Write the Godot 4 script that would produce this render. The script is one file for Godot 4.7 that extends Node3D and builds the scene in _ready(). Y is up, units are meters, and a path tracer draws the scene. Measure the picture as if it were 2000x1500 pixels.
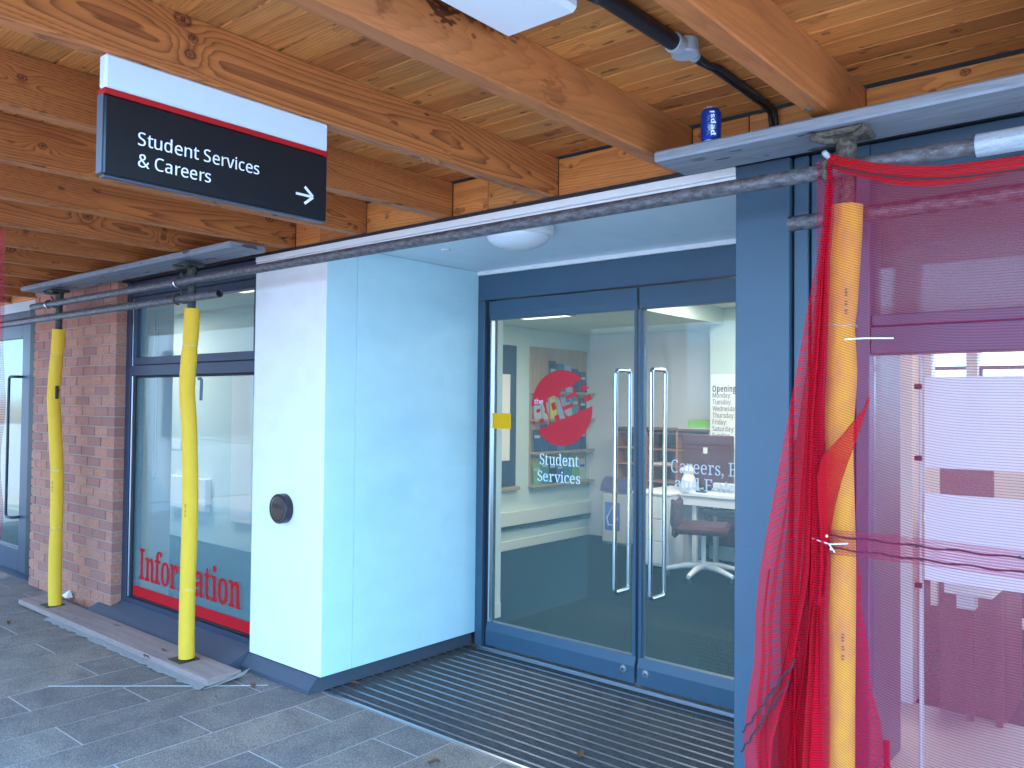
extends Node3D

# ------------------------------------------------------------------ mesh helper
class MB:
	var v := PackedVector3Array()
	var n := PackedVector3Array()
	var t := PackedVector2Array()
	var ix := PackedInt32Array()
	var xf := Transform3D.IDENTITY

	func face(p: Array, uv: Array) -> void:   # planar polygon, counter-clockwise seen from outside
		var nn: Vector3 = (xf.basis * ((p[1] - p[0]).cross(p[2] - p[0]))).normalized()
		var b := v.size()
		for k in p.size():
			v.append(xf * p[k]); n.append(nn); t.append(uv[k])
		for k in range(1, p.size() - 1):
			ix.append(b); ix.append(b + k + 1); ix.append(b + k)

	# box with chamfered edges; u runs along the longest side in metres
	func box(c: Vector3, s: Vector3, bev := 0.0, uo := Vector2.ZERO) -> MB:
		var h := s * 0.5
		var la := 0 if s.x >= s.y and s.x >= s.z else (1 if s.y >= s.z else 2)
		var e := minf(bev, minf(h.x, minf(h.y, h.z)) * 0.9)
		for k in 3:
			var i := (k + 1) % 3
			var j := (k + 2) % 3
			for sg in [1.0, -1.0]:
				var p := []
				var uv := []
				for q in [[-1, -1], [1, -1], [1, 1], [-1, 1]]:
					var w := Vector3.ZERO
					w[k] = sg * h[k]; w[i] = q[0] * (h[i] - e); w[j] = q[1] * (h[j] - e)
					p.append(c + w)
					var a := w[i]
					var bb := w[j]
					if j == la:
						a = w[j]; bb = w[i]
					elif k == la and s[j] > s[i]:
						a = w[j]; bb = w[i]
					uv.append(uo + Vector2(a + h[la], bb + 0.37 * k + (0.19 if sg > 0 else 0.0)))
				if sg < 0:
					p.reverse(); uv.reverse()
				face(p, uv)
		if e > 0.0:
			for k in 3:
				var i := (k + 1) % 3
				var j := (k + 2) % 3
				for a in [1.0, -1.0]:
					for b in [1.0, -1.0]:
						var w := []
						for q in [-1.0, 1.0]:
							var w1 := Vector3.ZERO
							w1[k] = q * (h[k] - e); w1[i] = a * h[i]; w1[j] = b * (h[j] - e)
							var w2 := Vector3.ZERO
							w2[k] = q * (h[k] - e); w2[i] = a * (h[i] - e); w2[j] = b * h[j]
							w.append(c + w1); w.append(c + w2)
						var p := [w[0], w[2], w[3], w[1]]
						var uu := uo + Vector2(0, 0.37 * k)
						var uv := [uu, uu + Vector2(s[k], 0), uu + Vector2(s[k], e), uu + Vector2(0, e)]
						var out := Vector3.ZERO
						out[i] = a; out[j] = b
						if (p[1] - p[0]).cross(p[2] - p[0]).dot(out) < 0:
							p.reverse(); uv.reverse()
						face(p, uv)
			for a in [1.0, -1.0]:
				for b in [1.0, -1.0]:
					for d in [1.0, -1.0]:
						var p := [c + Vector3(a * h.x, b * (h.y - e), d * (h.z - e)), c + Vector3(a * (h.x - e), b * h.y, d * (h.z - e)), c + Vector3(a * (h.x - e), b * (h.y - e), d * h.z)]
						if (p[1] - p[0]).cross(p[2] - p[0]).dot(Vector3(a, b, d)) < 0:
							p.reverse()
						face(p, [uo, uo, uo])
		return self

	# box given by its two corners
	func bb(x0: float, x1: float, y0: float, y1: float, z0: float, z1: float, bev := 0.0, uo := Vector2.ZERO) -> MB:
		return box(Vector3((x0 + x1) / 2, (y0 + y1) / 2, (z0 + z1) / 2), Vector3(absf(x1 - x0), absf(y1 - y0), absf(z1 - z0)), bev, uo)

	# smooth patch; pts[row][col]
	func patch(pts: Array, uvs: Array, flip := false) -> void:
		var b := v.size()
		var R := pts.size()
		var C: int = pts[0].size()
		for r in R:
			for c in C:
				var du: Vector3 = pts[r][mini(c + 1, C - 1)] - pts[r][maxi(c - 1, 0)]
				var dv: Vector3 = pts[mini(r + 1, R - 1)][c] - pts[maxi(r - 1, 0)][c]
				var nn := du.cross(dv).normalized()
				if flip: nn = -nn
				v.append(xf * pts[r][c]); n.append((xf.basis * nn).normalized()); t.append(uvs[r][c])
		for r in R - 1:
			for c in C - 1:
				var q := b + r * C + c
				if flip:
					for k in [q, q + 1, q + C + 1, q, q + C + 1, q + C]: ix.append(k)
				else:
					for k in [q, q + C + 1, q + 1, q, q + C, q + C + 1]: ix.append(k)

	func tube(p: Array, rad, seg := 12, caps := true, closed := false) -> MB:
		var N := p.size()
		var dist := 0.0
		var b := v.size()
		var up := Vector3.UP
		var rings := N + (1 if closed else 0)
		for i in rings:
			var k := i % N
			var d: Vector3
			if closed: d = p[(k + 1) % N] - p[(k + N - 1) % N]
			else: d = p[mini(k + 1, N - 1)] - p[maxi(k - 1, 0)]
			d = d.normalized()
			if i > 0: dist += (p[k] - p[(i - 1) % N]).length()
			if i == 0:
				up = Vector3.UP if absf(d.y) < 0.8 else Vector3.RIGHT
			var side := d.cross(up).normalized()
			up = side.cross(d).normalized()
			var r: float = rad[k] if rad is Array else rad
			for s in seg + 1:
				var an := TAU * s / seg
				var nn := side * cos(an) + up * sin(an)
				v.append(xf * (p[k] + nn * r)); n.append((xf.basis * nn).normalized()); t.append(Vector2(dist, an * r))
		for i in rings - 1:
			for s in seg:
				var q := b + i * (seg + 1) + s
				var w := q + seg + 1
				for k in [q, q + 1, w + 1, q, w + 1, w]: ix.append(k)
		if caps and not closed:
			for e: int in [0, N - 1]:
				var d: Vector3 = (p[0] - p[1]) if e == 0 else (p[N - 1] - p[N - 2])
				d = d.normalized()
				var c := v.size()
				v.append(xf * p[e]); n.append((xf.basis * d).normalized()); t.append(Vector2.ZERO)
				for s in seg + 1:
					var src := b + e * (seg + 1) + s
					v.append(v[src]); n.append((xf.basis * d).normalized()); t.append(Vector2(cos(TAU * s / seg), sin(TAU * s / seg)) * 0.02)
				for s in seg:
					if e == 0:
						for k in [c, c + 2 + s, c + 1 + s]: ix.append(k)
					else:
						for k in [c, c + 1 + s, c + 2 + s]: ix.append(k)
		return self

	# profile of (radius, height) turned round an axis through o
	func lathe(prof_: Array, o: Vector3, axis := Vector3.UP, seg := 24, bore := false) -> MB:
		var prof := prof_.duplicate()
		var area := 0.0
		for i in prof.size():
			var p: Vector2 = prof[i]
			var q: Vector2 = prof[(i + 1) % prof.size()]
			area += p.x * q.y - q.x * p.y
		area += 0.0
		# close the outline along the axis before judging which way round it runs
		var e0: Vector2 = prof[prof.size() - 1]
		var e1: Vector2 = prof[0]
		area -= e0.x * e1.y - e1.x * e0.y
		area += e0.x * e0.y - 0.0 * e0.y + 0.0 - e1.x * e1.y
		if (area < 0.0) != bore: prof.reverse()
		var sx := axis.cross(Vector3.UP if absf(axis.y) < 0.8 else Vector3.RIGHT).normalized()
		var sy := axis.cross(sx).normalized()
		for i in prof.size() - 1:
			var a: Vector2 = prof[i]
			var c: Vector2 = prof[i + 1]
			var sl := Vector2(c.y - a.y, a.x - c.x).normalized()
			var b := v.size()
			for s in seg + 1:
				var an := TAU * s / seg
				var rd := sx * cos(an) + sy * sin(an)
				for q in [a, c]:
					v.append(xf * (o + rd * q.x + axis * q.y)); n.append((xf.basis * (rd * sl.x + axis * sl.y)).normalized()); t.append(Vector2(float(s) / seg, q.y))
			for s in seg:
				var q := b + s * 2
				for k in [q, q + 3, q + 2, q, q + 1, q + 3]: ix.append(k)
		return self

	# outline in (z, y) swept along x
	func prism_x(poly: Array, x0: float, x1: float) -> MB:
		var N := poly.size()
		for i in N:
			var a: Vector2 = poly[i]
			var b: Vector2 = poly[(i + 1) % N]
			face([Vector3(x0, a.y, a.x), Vector3(x0, b.y, b.x), Vector3(x1, b.y, b.x), Vector3(x1, a.y, a.x)], [Vector2(0, 0), Vector2(0, a.distance_to(b)), Vector2(x1 - x0, a.distance_to(b)), Vector2(x1 - x0, 0)])
		var l := []
		var r := []
		var u := []
		for q in poly:
			l.append(Vector3(x0, q.y, q.x)); r.append(Vector3(x1, q.y, q.x)); u.append(q)
		var lr := l.duplicate(); lr.reverse()
		var ur := u.duplicate(); ur.reverse()
		face(lr, ur); face(r, u)
		return self

var used := {}
var rng := RandomNumberGenerator.new()

func numbered(called: String, parent: Node) -> String:
	var key := str(parent.get_instance_id()) + called
	var k: int = used.get(key, 0)
	used[key] = k + 1
	return called if k == 0 else "%s_%03d" % [called, k]

func tag(o: Node, label: String, category := "", group := "", kind := "") -> Node:
	if label: o.set_meta("label", label)
	if category: o.set_meta("category", category)
	if group: o.set_meta("group", group)
	if kind: o.set_meta("kind", kind)
	return o

func thing(called: String, label: String, category: String, at := Vector3.ZERO, group := "") -> Node3D:
	var o := Node3D.new()
	o.name = numbered(called, self)
	add_child(o)
	o.position = at
	tag(o, label, category, group)
	return o

func origin_of(p: Node) -> Vector3:
	var s := Vector3.ZERO
	while p != self:
		s += (p as Node3D).position
		p = p.get_parent()
	return s

# commits a builder (in world coordinates) as one named mesh whose origin is its own base
func obj(called: String, b: MB, m: Material, parent: Node = self) -> MeshInstance3D:
	var lo := Vector3.INF
	var hi := -Vector3.INF
	for p in b.v:
		lo = lo.min(p); hi = hi.max(p)
	var c := Vector3((lo.x + hi.x) / 2, lo.y, (lo.z + hi.z) / 2)
	var vv := PackedVector3Array()
	vv.resize(b.v.size())
	for i in b.v.size(): vv[i] = b.v[i] - c
	var arr := []
	arr.resize(Mesh.ARRAY_MAX)
	arr[Mesh.ARRAY_VERTEX] = vv
	arr[Mesh.ARRAY_NORMAL] = b.n
	arr[Mesh.ARRAY_TEX_UV] = b.t
	arr[Mesh.ARRAY_INDEX] = b.ix
	var am := ArrayMesh.new()
	am.add_surface_from_arrays(Mesh.PRIMITIVE_TRIANGLES, arr)
	am.surface_set_material(0, m)
	var o := MeshInstance3D.new()
	o.mesh = am
	o.name = numbered(called, parent)
	o.position = c - origin_of(parent)
	parent.add_child(o, true)
	return o

func copy(src: Node3D, called: String, at: Vector3, turn := 0.0) -> Node3D:
	var o: Node3D = src.duplicate()
	o.name = numbered(called, self)
	add_child(o)
	o.position = at
	o.rotation.y = turn
	return o

# lettering: lower left corner at `at`, scaled to the given width and height
func words(called: String, txt: String, font: Font, at: Vector3, w: float, h: float, turn: float, m: Material, parent: Node, depth := 0.002, roll := 0.0) -> MeshInstance3D:
	var tm := TextMesh.new()
	tm.text = txt
	tm.font = font
	tm.font_size = 32
	tm.pixel_size = 0.01
	tm.depth = depth
	tm.curve_step = 2.0
	tm.horizontal_alignment = HORIZONTAL_ALIGNMENT_LEFT
	tm.vertical_alignment = VERTICAL_ALIGNMENT_BOTTOM
	tm.material = m
	var bx := tm.get_aabb()
	var o := MeshInstance3D.new()
	o.mesh = tm
	o.name = numbered(called, parent)
	var s := Vector3(w / bx.size.x, h / bx.size.y, 1)
	o.basis = Basis(Vector3.UP, turn) * Basis(Vector3.BACK, roll) * Basis.from_scale(s)
	o.position = at - origin_of(parent) - o.basis * Vector3(bx.position.x, bx.position.y, 0)
	parent.add_child(o, true)
	return o

# ------------------------------------------------------------------ materials
func mat(r: float, g: float, b: float, rough := 0.6, metal := 0.0, spec := 0.5) -> StandardMaterial3D:
	var m := StandardMaterial3D.new()
	m.albedo_color = Color(r, g, b).linear_to_srgb()
	m.roughness = rough
	m.metallic = metal
	m.metallic_specular = spec
	return m

func texmat(tex: Texture2D, su: float, sv: float, rough := 0.7, tint := Color.WHITE, bump: Texture2D = null, bump_cm := 0.1) -> StandardMaterial3D:
	var m := StandardMaterial3D.new()
	m.albedo_color = tint.linear_to_srgb()
	m.albedo_texture = tex
	m.roughness = rough
	m.uv1_scale = Vector3(su, sv, 1)
	if bump:
		m.heightmap_enabled = true
		m.heightmap_texture = bump
		m.heightmap_scale = bump_cm
	return m

func to_tex(w: int, h: int, data: PackedByteArray, fmt := Image.FORMAT_RGB8) -> ImageTexture:
	return ImageTexture.create_from_image(Image.create_from_data(w, h, false, fmt, data))

func srgb8(x: float) -> int:
	x = clampf(x, 0.0, 1.0)
	return int(255.0 * (x * 12.92 if x < 0.0031308 else 1.055 * pow(x, 0.41667) - 0.055))

# sawn pine: light and dark growth rings, knots with rings bent round them, stains
func wood_tex(w: int, h: int, px: float, seed_: int, light: Vector3, dark: Vector3, rings: float, cathedral: float, knots: Array, blots: Array, contrast: float) -> ImageTexture:
	var nz := FastNoiseLite.new()
	nz.seed = seed_
	nz.noise_type = FastNoiseLite.TYPE_SIMPLEX
	nz.frequency = 1.0
	nz.fractal_type = FastNoiseLite.FRACTAL_NONE
	var field := PackedFloat32Array()
	field.resize(w * h)
	var shade := PackedFloat32Array()
	shade.resize(w * h)
	for k in knots:   # u, v, radius (pixels), pull
		var R: float = k[2]
		var reach := int(R * 7.0)
		for dy in range(-reach, reach + 1):
			for dx in range(-reach * 2, reach * 2 + 1):
				var x: int = (int(k[0]) + dx + w * 4) % w
				var y: int = (int(k[1]) + dy + h * 4) % h
				var d := sqrt(dx * dx / 3.2 + dy * dy) / R
				if d < 7.0:
					field[y * w + x] += float(k[3]) * exp(-d * d / 5.0)
					var tang := sqrt(dx * dx / 1.7 + dy * dy) / R
					if tang < 1.25:
						shade[y * w + x] = maxf(shade[y * w + x], clampf((1.25 - tang) * 2.2, 0.0, 1.0) * (0.62 + 0.30 * sin(tang * 9.0 + 0.6 * nz.get_noise_2d(x * 0.4, y * 0.4)) + 0.25 * nz.get_noise_2d(x * 0.22, y * 0.35)))
	for k in blots:   # u, v, half width, half height, strength
		var ru := int(k[2]) * 2
		var rv := int(k[3]) * 2
		for dy in range(-rv, rv + 1):
			for dx in range(-ru, ru + 1):
				var x: int = (int(k[0]) + dx + w * 4) % w
				var y: int = (int(k[1]) + dy + h * 4) % h
				var d := sqrt(pow(dx / float(k[2]), 2) + pow(dy / float(k[3]), 2)) + 0.55 * nz.get_noise_2d(x * 0.05, y * 0.11 + 40.0)
				shade[y * w + x] = maxf(shade[y * w + x], clampf((1.1 - d) * 2.2, 0.0, 1.0) * float(k[4]))
	var data := PackedByteArray()
	data.resize(w * h * 3)
	var lut := PackedByteArray()
	lut.resize(1024)
	for i in 1024: lut[i] = srgb8(i / 1023.0)
	var o := 0
	for y in h:
		var vm := y * px
		for x in w:
			var um := x * px
			var f: float
			if cathedral > 0.0:
				var d := cathedral * (0.40 + nz.get_noise_2d(um * 0.22, 7.0))
				var q := vm - h * px * 0.5 + 0.06 * nz.get_noise_2d(um * 0.35, 90.0)
				f = sqrt(q * q * 9.0 + d * d) * rings
			else:
				f = vm * rings + 1.6 * nz.get_noise_2d(um * 0.45, vm * 9.0)
			f += 0.20 * nz.get_noise_2d(um * 0.8, vm * 30.0) + field[y * w + x]
			var g := f - floorf(f)
			var late := pow(g, 3.0) if g < 0.93 else (1.0 - g) * 11.5
			var fib := 1.0 + 0.10 * nz.get_noise_2d(um * 9.0, vm * 420.0) + 0.10 * nz.get_noise_2d(um * 1.1, vm * 14.0 + 11.0)
			var m := late * contrast
			var sh := shade[y * w + x]
			var keep := 1.0 - 0.86 * sh
			for c in 3:
				var val := (light[c] + (dark[c] - light[c]) * m) * fib * (keep if c > 0 else 1.0 - 0.80 * sh)
				data[o] = lut[clampi(int(val * 1023.0), 0, 1023)]
				o += 1
	return to_tex(w, h, data)

# grey ground-up stone: speckles, cloudy dirt
func speckle_tex(sz: int, seed_: int, base: Vector3, speck: float, cloud: float, tint2: Vector3) -> ImageTexture:
	var r := RandomNumberGenerator.new()
	r.seed = seed_
	var nz := FastNoiseLite.new()
	nz.seed = seed_
	nz.frequency = 1.0
	nz.fractal_octaves = 3
	var data := PackedByteArray()
	data.resize(sz * sz * 3)
	var lut := PackedByteArray()
	lut.resize(1024)
	for i in 1024: lut[i] = srgb8(i / 1023.0)
	var o := 0
	for y in sz:
		for x in sz:
			var a := TAU * x / sz
			var b := TAU * y / sz
			var c := nz.get_noise_3d(cos(a) * 0.9 + sin(b) * 0.31, sin(a) * 0.9 + 5.0, cos(b) * 0.9 + 0.3 * sin(a))
			var s := 1.0 + speck * (r.randf() + r.randf() - 1.0)
			if r.randf() < 0.05: s *= 1.0 - speck * 0.9
			if r.randf() < 0.03: s *= 1.0 + speck
			var mixed := base.lerp(tint2, clampf(0.5 + c * 1.2, 0, 1))
			for k in 3:
				data[o] = lut[clampi(int(mixed[k] * s * (1.0 + cloud * c) * 1023.0), 0, 1023)]
				o += 1
	return to_tex(sz, sz, data)

# blotchy metal or paint: two colours mixed by stretched noise
func blotch_tex(w: int, h: int, seed_: int, a: Vector3, b: Vector3, fu: float, fv: float, sharp: float, scratch := 0.0, grain := 0.25) -> ImageTexture:
	var nz := FastNoiseLite.new()
	nz.seed = seed_
	nz.frequency = 1.0
	nz.fractal_octaves = 5
	var r := RandomNumberGenerator.new()
	r.seed = seed_
	var data := PackedByteArray()
	data.resize(w * h * 3)
	var o := 0
	for y in h:
		for x in w:
			var c := nz.get_noise_2d(x * fu, y * fv)
			var k := clampf(0.5 + c * sharp, 0.0, 1.0)
			var col := a.lerp(b, k) * (1.0 + grain * (r.randf() - 0.5))
			if scratch > 0.0 and nz.get_noise_2d(x * fu * 3.0 + 50.0, y * fv * 3.0) > 0.36: col = col.lerp(Vector3.ONE * 0.42, scratch)
			for q in 3:
				data[o] = srgb8(col[q]); o += 1
	return to_tex(w, h, data)

# near-white multiplier: faint cloudy wear, a few scuffs and specks
func smudge_tex(sz: int, seed_: int) -> ImageTexture:
	var r := RandomNumberGenerator.new()
	r.seed = seed_
	var nz := FastNoiseLite.new()
	nz.seed = seed_
	nz.frequency = 1.0
	nz.fractal_octaves = 4
	var f := PackedFloat32Array()
	f.resize(sz * sz)
	for y in sz:
		for x in sz: f[y * sz + x] = 0.975 + 0.045 * nz.get_noise_2d(x * 0.011, y * 0.007)
	for k in 26:
		var x := r.randf() * sz
		var y := r.randf() * sz
		var an := r.randf() * TAU
		var L := r.randi_range(2, 26)
		var dark := r.randf_range(0.06, 0.22)
		for q in L:
			f[(int(y + sin(an) * q) + sz) % sz * sz + (int(x + cos(an) * q) + sz) % sz] -= dark
	var data := PackedByteArray()
	data.resize(sz * sz * 3)
	for i in sz * sz:
		var v := srgb8(f[i])
		data[i * 3] = v; data[i * 3 + 1] = v; data[i * 3 + 2] = v
	return to_tex(sz, sz, data)

# knitted debris netting: zigzag rows of thread with gaps between
func net_tex(solid: float, gap: float) -> ImageTexture:
	var s := 64
	var data := PackedByteArray()
	data.resize(s * s * 4)
	var o := 0
	for y in s:
		for x in s:
			var yy := fmod(y + 3.0 * absf(fmod(x / 16.0, 1.0) * 2.0 - 1.0) * 2.0, 32.0) / 32.0
			var a := solid if yy < 0.42 else gap
			if fmod(x, 16.0) < 3.0: a = maxf(a, solid * 0.75)
			data[o] = 255; data[o + 1] = 255; data[o + 2] = 255
			data[o + 3] = int(255.0 * a)
			o += 4
	return to_tex(s, s, data, Image.FORMAT_RGBA8)

func in_letter(ch: int, u: float, v: float) -> bool:
	if u < 0.0 or u > 1.0 or v < 0.0 or v > 1.0: return false
	match ch:
		0:
			var low := rbox(u, v, 0.5, 0.28, 0.5, 0.28, 0.22)
			var top := rbox(u, v, 0.46, 0.76, 0.46, 0.24, 0.2)
			var body := low or top or u < 0.35
			return body and not rbox(u, v, 0.5, 0.28, 0.17, 0.085, 0.05) and not rbox(u, v, 0.48, 0.73, 0.14, 0.07, 0.05)
		1:
			var half := 0.5 if v < 0.6 else 0.5 - (v - 0.6) * 0.25
			if absf(u - 0.5) > half or (v > 0.85 and absf(u - 0.5) > half - (v - 0.85) * 1.3): return false
			return not (absf(u - 0.5) < 0.15 and v < 0.24) and not rbox(u, v, 0.5, 0.6, 0.14, 0.14, 0.05)
		2:
			if not rbox(u, v, 0.5, 0.5, 0.5, 0.5, 0.26): return false
			return not (u > 0.36 and v > 0.60 and v < 0.74) and not (u < 0.64 and v > 0.27 and v < 0.41)
		3:
			return not (u > 0.38 and v > 0.22 and v < 0.40) and not (u > 0.38 and v > 0.61 and v < 0.78)
	return false

func rbox(u: float, v: float, cx: float, cy: float, hx: float, hy: float, r: float) -> bool:
	var dx := maxf(absf(u - cx) - hx + r, 0.0)
	var dy := maxf(absf(v - cy) - hy + r, 0.0)
	return (absf(u - cx) <= hx and absf(v - cy) <= hy) and dx * dx + dy * dy <= r * r

func logo_tex() -> ImageTexture:
	var s := 512
	var data := PackedByteArray()
	data.resize(s * s * 4)
	var ca := cos(0.36)
	var sa := sin(0.36)
	for y in s:
		for x in s:
			var X := (x + 0.5) / s * 2.0 - 1.0
			var Y := 1.0 - (y + 0.5) / s * 2.0
			var inside := X * X + Y * Y < 1.0
			var red := inside
			# slanted frame: origin low on the left edge
			var dx := X + 0.81
			var dy := Y + 0.62
			var a := dx * ca + dy * sa
			var b := -dx * sa + dy * ca
			var k := int(floorf(a / 0.52))
			if a >= 0.0 and k < 4:
				var grow := 1.0 + 0.05 * k
				if in_letter(k, (a - k * 0.52) / 0.49, b / (0.66 * grow)): red = false
			var i := (y * s + x) * 4
			data[i] = 205; data[i + 1] = 22; data[i + 2] = 40
			data[i + 3] = 255 if red else 0
	return to_tex(s, s, data, Image.FORMAT_RGBA8)

var M := {}
func make_materials() -> void:
	rng.seed = 77
	var kn := func(cnt: int, w: int, h: int, lo: float, hi: float, pull: float) -> Array:
		var a := []
		for i in cnt: a.append([rng.randi() % w, rng.randi() % h, rng.randf_range(lo, hi), pull * rng.randf_range(0.6, 1.2)])
		return a
	var bl := func(cnt: int, w: int, h: int, lo: float, hi: float) -> Array:
		var a := []
		for i in cnt:
			var r := rng.randf_range(lo, hi)
			a.append([rng.randi() % w, rng.randi() % h, r * rng.randf_range(1.6, 3.4), r * 0.75, rng.randf_range(0.45, 0.95)])
		return a
	# ceiling boards: 2.5 mm a pixel
	var board := []
	for i in 2:
		board.append(wood_tex(1024, 512, 0.0025, 11 + i, Vector3(0.64, 0.255, 0.066), Vector3(0.34, 0.100, 0.024), 66.0, 0.0, kn.call(70, 1024, 512, 2.2, 5.0, 1.0), bl.call(85, 1024, 512, 2.5, 8.0), 0.85))
	for i in 6:
		var tn: Color = [Color(1, 1, 1), Color(0.98, 0.84, 0.72), Color(0.84, 0.82, 0.76), Color(1.0, 0.92, 0.82), Color(0.74, 0.60, 0.50), Color(1.05, 1.0, 0.9)][i]
		M["board%d" % i] = texmat(board[i % 2], 1.0 / 2.56, 1.0 / 1.28, 0.62, tn)
	# joists: 2 mm a pixel, bold cathedral grain; the third is smooth and water stained
	for i in 4:
		var ks: Array = kn.call(9, 2048, 96, 5.0, 11.0, 3.2)
		var bs: Array = bl.call(16, 2048, 96, 2.0, 6.0)
		M["joist%d" % i] = texmat(wood_tex(2048, 96, 0.002, 31 + i, Vector3(0.48, 0.158, 0.040), Vector3(0.105, 0.022, 0.006), [35.0, 28.0, 40.0, 31.0][i], [0.22, 0.32, 0.15, 0.26][i], ks, bs, 0.95), 1.0 / 4.096, 1.0 / 0.192, 0.58)
	M["joist_plain"] = texmat(wood_tex(2048, 96, 0.002, 55, Vector3(0.45, 0.150, 0.042), Vector3(0.22, 0.056, 0.016), 30.0, 0.5, kn.call(4, 2048, 96, 3.0, 5.0, 0.8), [[520, 20, 26, 20, 1.0], [580, 8, 90, 9, 0.7], [120, 56, 22, 34, 1.0], [100, 14, 60, 8, 0.8], [760, 60, 30, 20, 0.35], [420, 46, 10, 22, 0.4], [300, 30, 40, 10, 0.3]], 0.45), 1.0 / 4.096, 1.0 / 0.192, 0.55)
	M["scaffold_board"] = texmat(wood_tex(1024, 128, 0.003, 71, Vector3(0.25, 0.27, 0.31), Vector3(0.14, 0.15, 0.18), 40.0, 0.0, kn.call(5, 1024, 128, 2.0, 3.5, 0.8), bl.call(22, 1024, 128, 3.0, 9.0), 0.6), 1.0 / 3.07, 1.0 / 0.384, 0.8)
	M["sole_board"] = texmat(wood_tex(1024, 128, 0.003, 73, Vector3(0.36, 0.26, 0.235), Vector3(0.28, 0.20, 0.18), 45.0, 0.0, [], bl.call(5, 1024, 128, 3.0, 8.0), 0.5), 1.0 / 3.07, 1.0 / 0.384, 0.85)
	M["oak"] = texmat(wood_tex(256, 256, 0.004, 74, Vector3(0.42, 0.27, 0.15), Vector3(0.30, 0.18, 0.09), 50.0, 0.0, [], [], 0.5), 1.0, 1.0, 0.5)
	# ground
	var spk := speckle_tex(512, 5, Vector3(0.225, 0.186, 0.172), 0.85, 0.20, Vector3(0.255, 0.210, 0.182))
	for i in 4:
		M["slab%d" % i] = texmat(spk, 1.0 / 1.3, 1.0 / 1.3, 0.72, [Color(1, 1, 1), Color(0.88, 0.88, 0.89), Color(1.12, 1.08, 1.02), Color(0.95, 0.99, 1.04)][i], spk, 0.25)
	M["joint"] = mat(0.50, 0.46, 0.44, 0.95)
	M["bedding"] = texmat(spk, 1.3, 1.3, 0.9, Color(1.2, 1.2, 1.25))
	M["court"] = texmat(spk, 1.3, 1.3, 0.9, Color(2.3, 2.6, 2.75))
	# bricks
	var bt := []
	for i in 2:
		bt.append(blotch_tex(256, 128, 90 + i, Vector3(0.46, 0.195, 0.138), [Vector3(0.53, 0.26, 0.185), Vector3(0.40, 0.18, 0.14)][i], 0.03, 0.035, 1.3, 0.22))
	for i in 6:
		M["brick%d" % i] = texmat(bt[i % 2], 4.0, 5.0, 0.88, [Color(1, 1, 1), Color(0.94, 0.92, 0.95), Color(1.06, 1.02, 1.0), Color(0.90, 0.90, 0.98), Color(1.05, 0.96, 0.92), Color(0.98, 0.98, 1.03)][i], bt[i % 2], 0.35)
	M["mortar"] = mat(0.46, 0.33, 0.265, 0.95)
	# painted metal and panels
	M["frame"] = mat(0.040, 0.098, 0.165, 0.42)
	M["frame_dark"] = mat(0.030, 0.045, 0.085, 0.45)
	M["gasket"] = mat(0.012, 0.014, 0.02, 0.6)
	var smudge := smudge_tex(512, 61)
	var paint := func(r: float, g: float, b: float, rough: float, spec: float) -> StandardMaterial3D:
		var m := texmat(smudge, 1.0 / 1.1, 1.0 / 1.1, rough, Color(r, g, b))
		m.metallic_specular = spec
		return m
	M["frame"] = paint.call(0.050, 0.100, 0.155, 0.42, 0.5)
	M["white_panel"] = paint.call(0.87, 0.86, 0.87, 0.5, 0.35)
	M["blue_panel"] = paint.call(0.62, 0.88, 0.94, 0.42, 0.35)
	M["soffit"] = paint.call(0.78, 0.90, 0.96, 0.40, 0.5)
	M["plinth"] = mat(0.070, 0.085, 0.115, 0.5)
	M["black"] = mat(0.012, 0.012, 0.014, 0.45)
	M["black_plastic"] = mat(0.018, 0.02, 0.028, 0.35)
	M["grey_plastic"] = mat(0.36, 0.40, 0.44, 0.5)
	M["steel"] = mat(0.62, 0.64, 0.66, 0.18, 1.0)
	M["alu"] = mat(0.62, 0.66, 0.72, 0.32, 1.0)
	M["mat_dark"] = texmat(speckle_tex(128, 8, Vector3(0.050, 0.054, 0.060), 0.9, 0.2, Vector3(0.075, 0.076, 0.078)), 6.0, 6.0, 0.95)
	M["tube"] = texmat(blotch_tex(512, 64, 21, Vector3(0.080, 0.074, 0.082), Vector3(0.16, 0.155, 0.175), 0.045, 0.11, 1.4, 0.22), 1.0 / 1.4, 6.0, 0.55)
	(M["tube"] as StandardMaterial3D).metallic = 0.35
	M["tube_light"] = texmat(blotch_tex(256, 64, 22, Vector3(0.30, 0.34, 0.40), Vector3(0.42, 0.46, 0.50), 0.03, 0.09, 1.5, 0.2), 1.0, 6.0, 0.55)
	M["rust"] = texmat(blotch_tex(128, 128, 23, Vector3(0.055, 0.042, 0.032), Vector3(0.12, 0.10, 0.08), 0.05, 0.05, 1.6, 0.15), 6.0, 6.0, 0.7)
	M["prop_green"] = texmat(blotch_tex(128, 128, 24, Vector3(0.018, 0.026, 0.022), Vector3(0.045, 0.055, 0.045), 0.05, 0.05, 1.6, 0.1), 4.0, 8.0, 0.5)
	M["foam"] = texmat(blotch_tex(256, 64, 25, Vector3(0.98, 0.585, 0.040), Vector3(0.94, 0.555, 0.038), 0.02, 0.05, 1.2, 0.0, 0.03), 1.0, 3.3, 0.75)
	M["foam_worn"] = texmat(blotch_tex(256, 64, 26, Vector3(1.0, 0.46, 0.022), Vector3(0.86, 0.36, 0.055), 0.025, 0.05, 1.4, 0.0, 0.05), 1.0, 3.3, 0.75)
	M["tape"] = mat(0.70, 0.66, 0.50, 0.4)
	# netting
	var nt := net_tex(0.86, 0.30)
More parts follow.
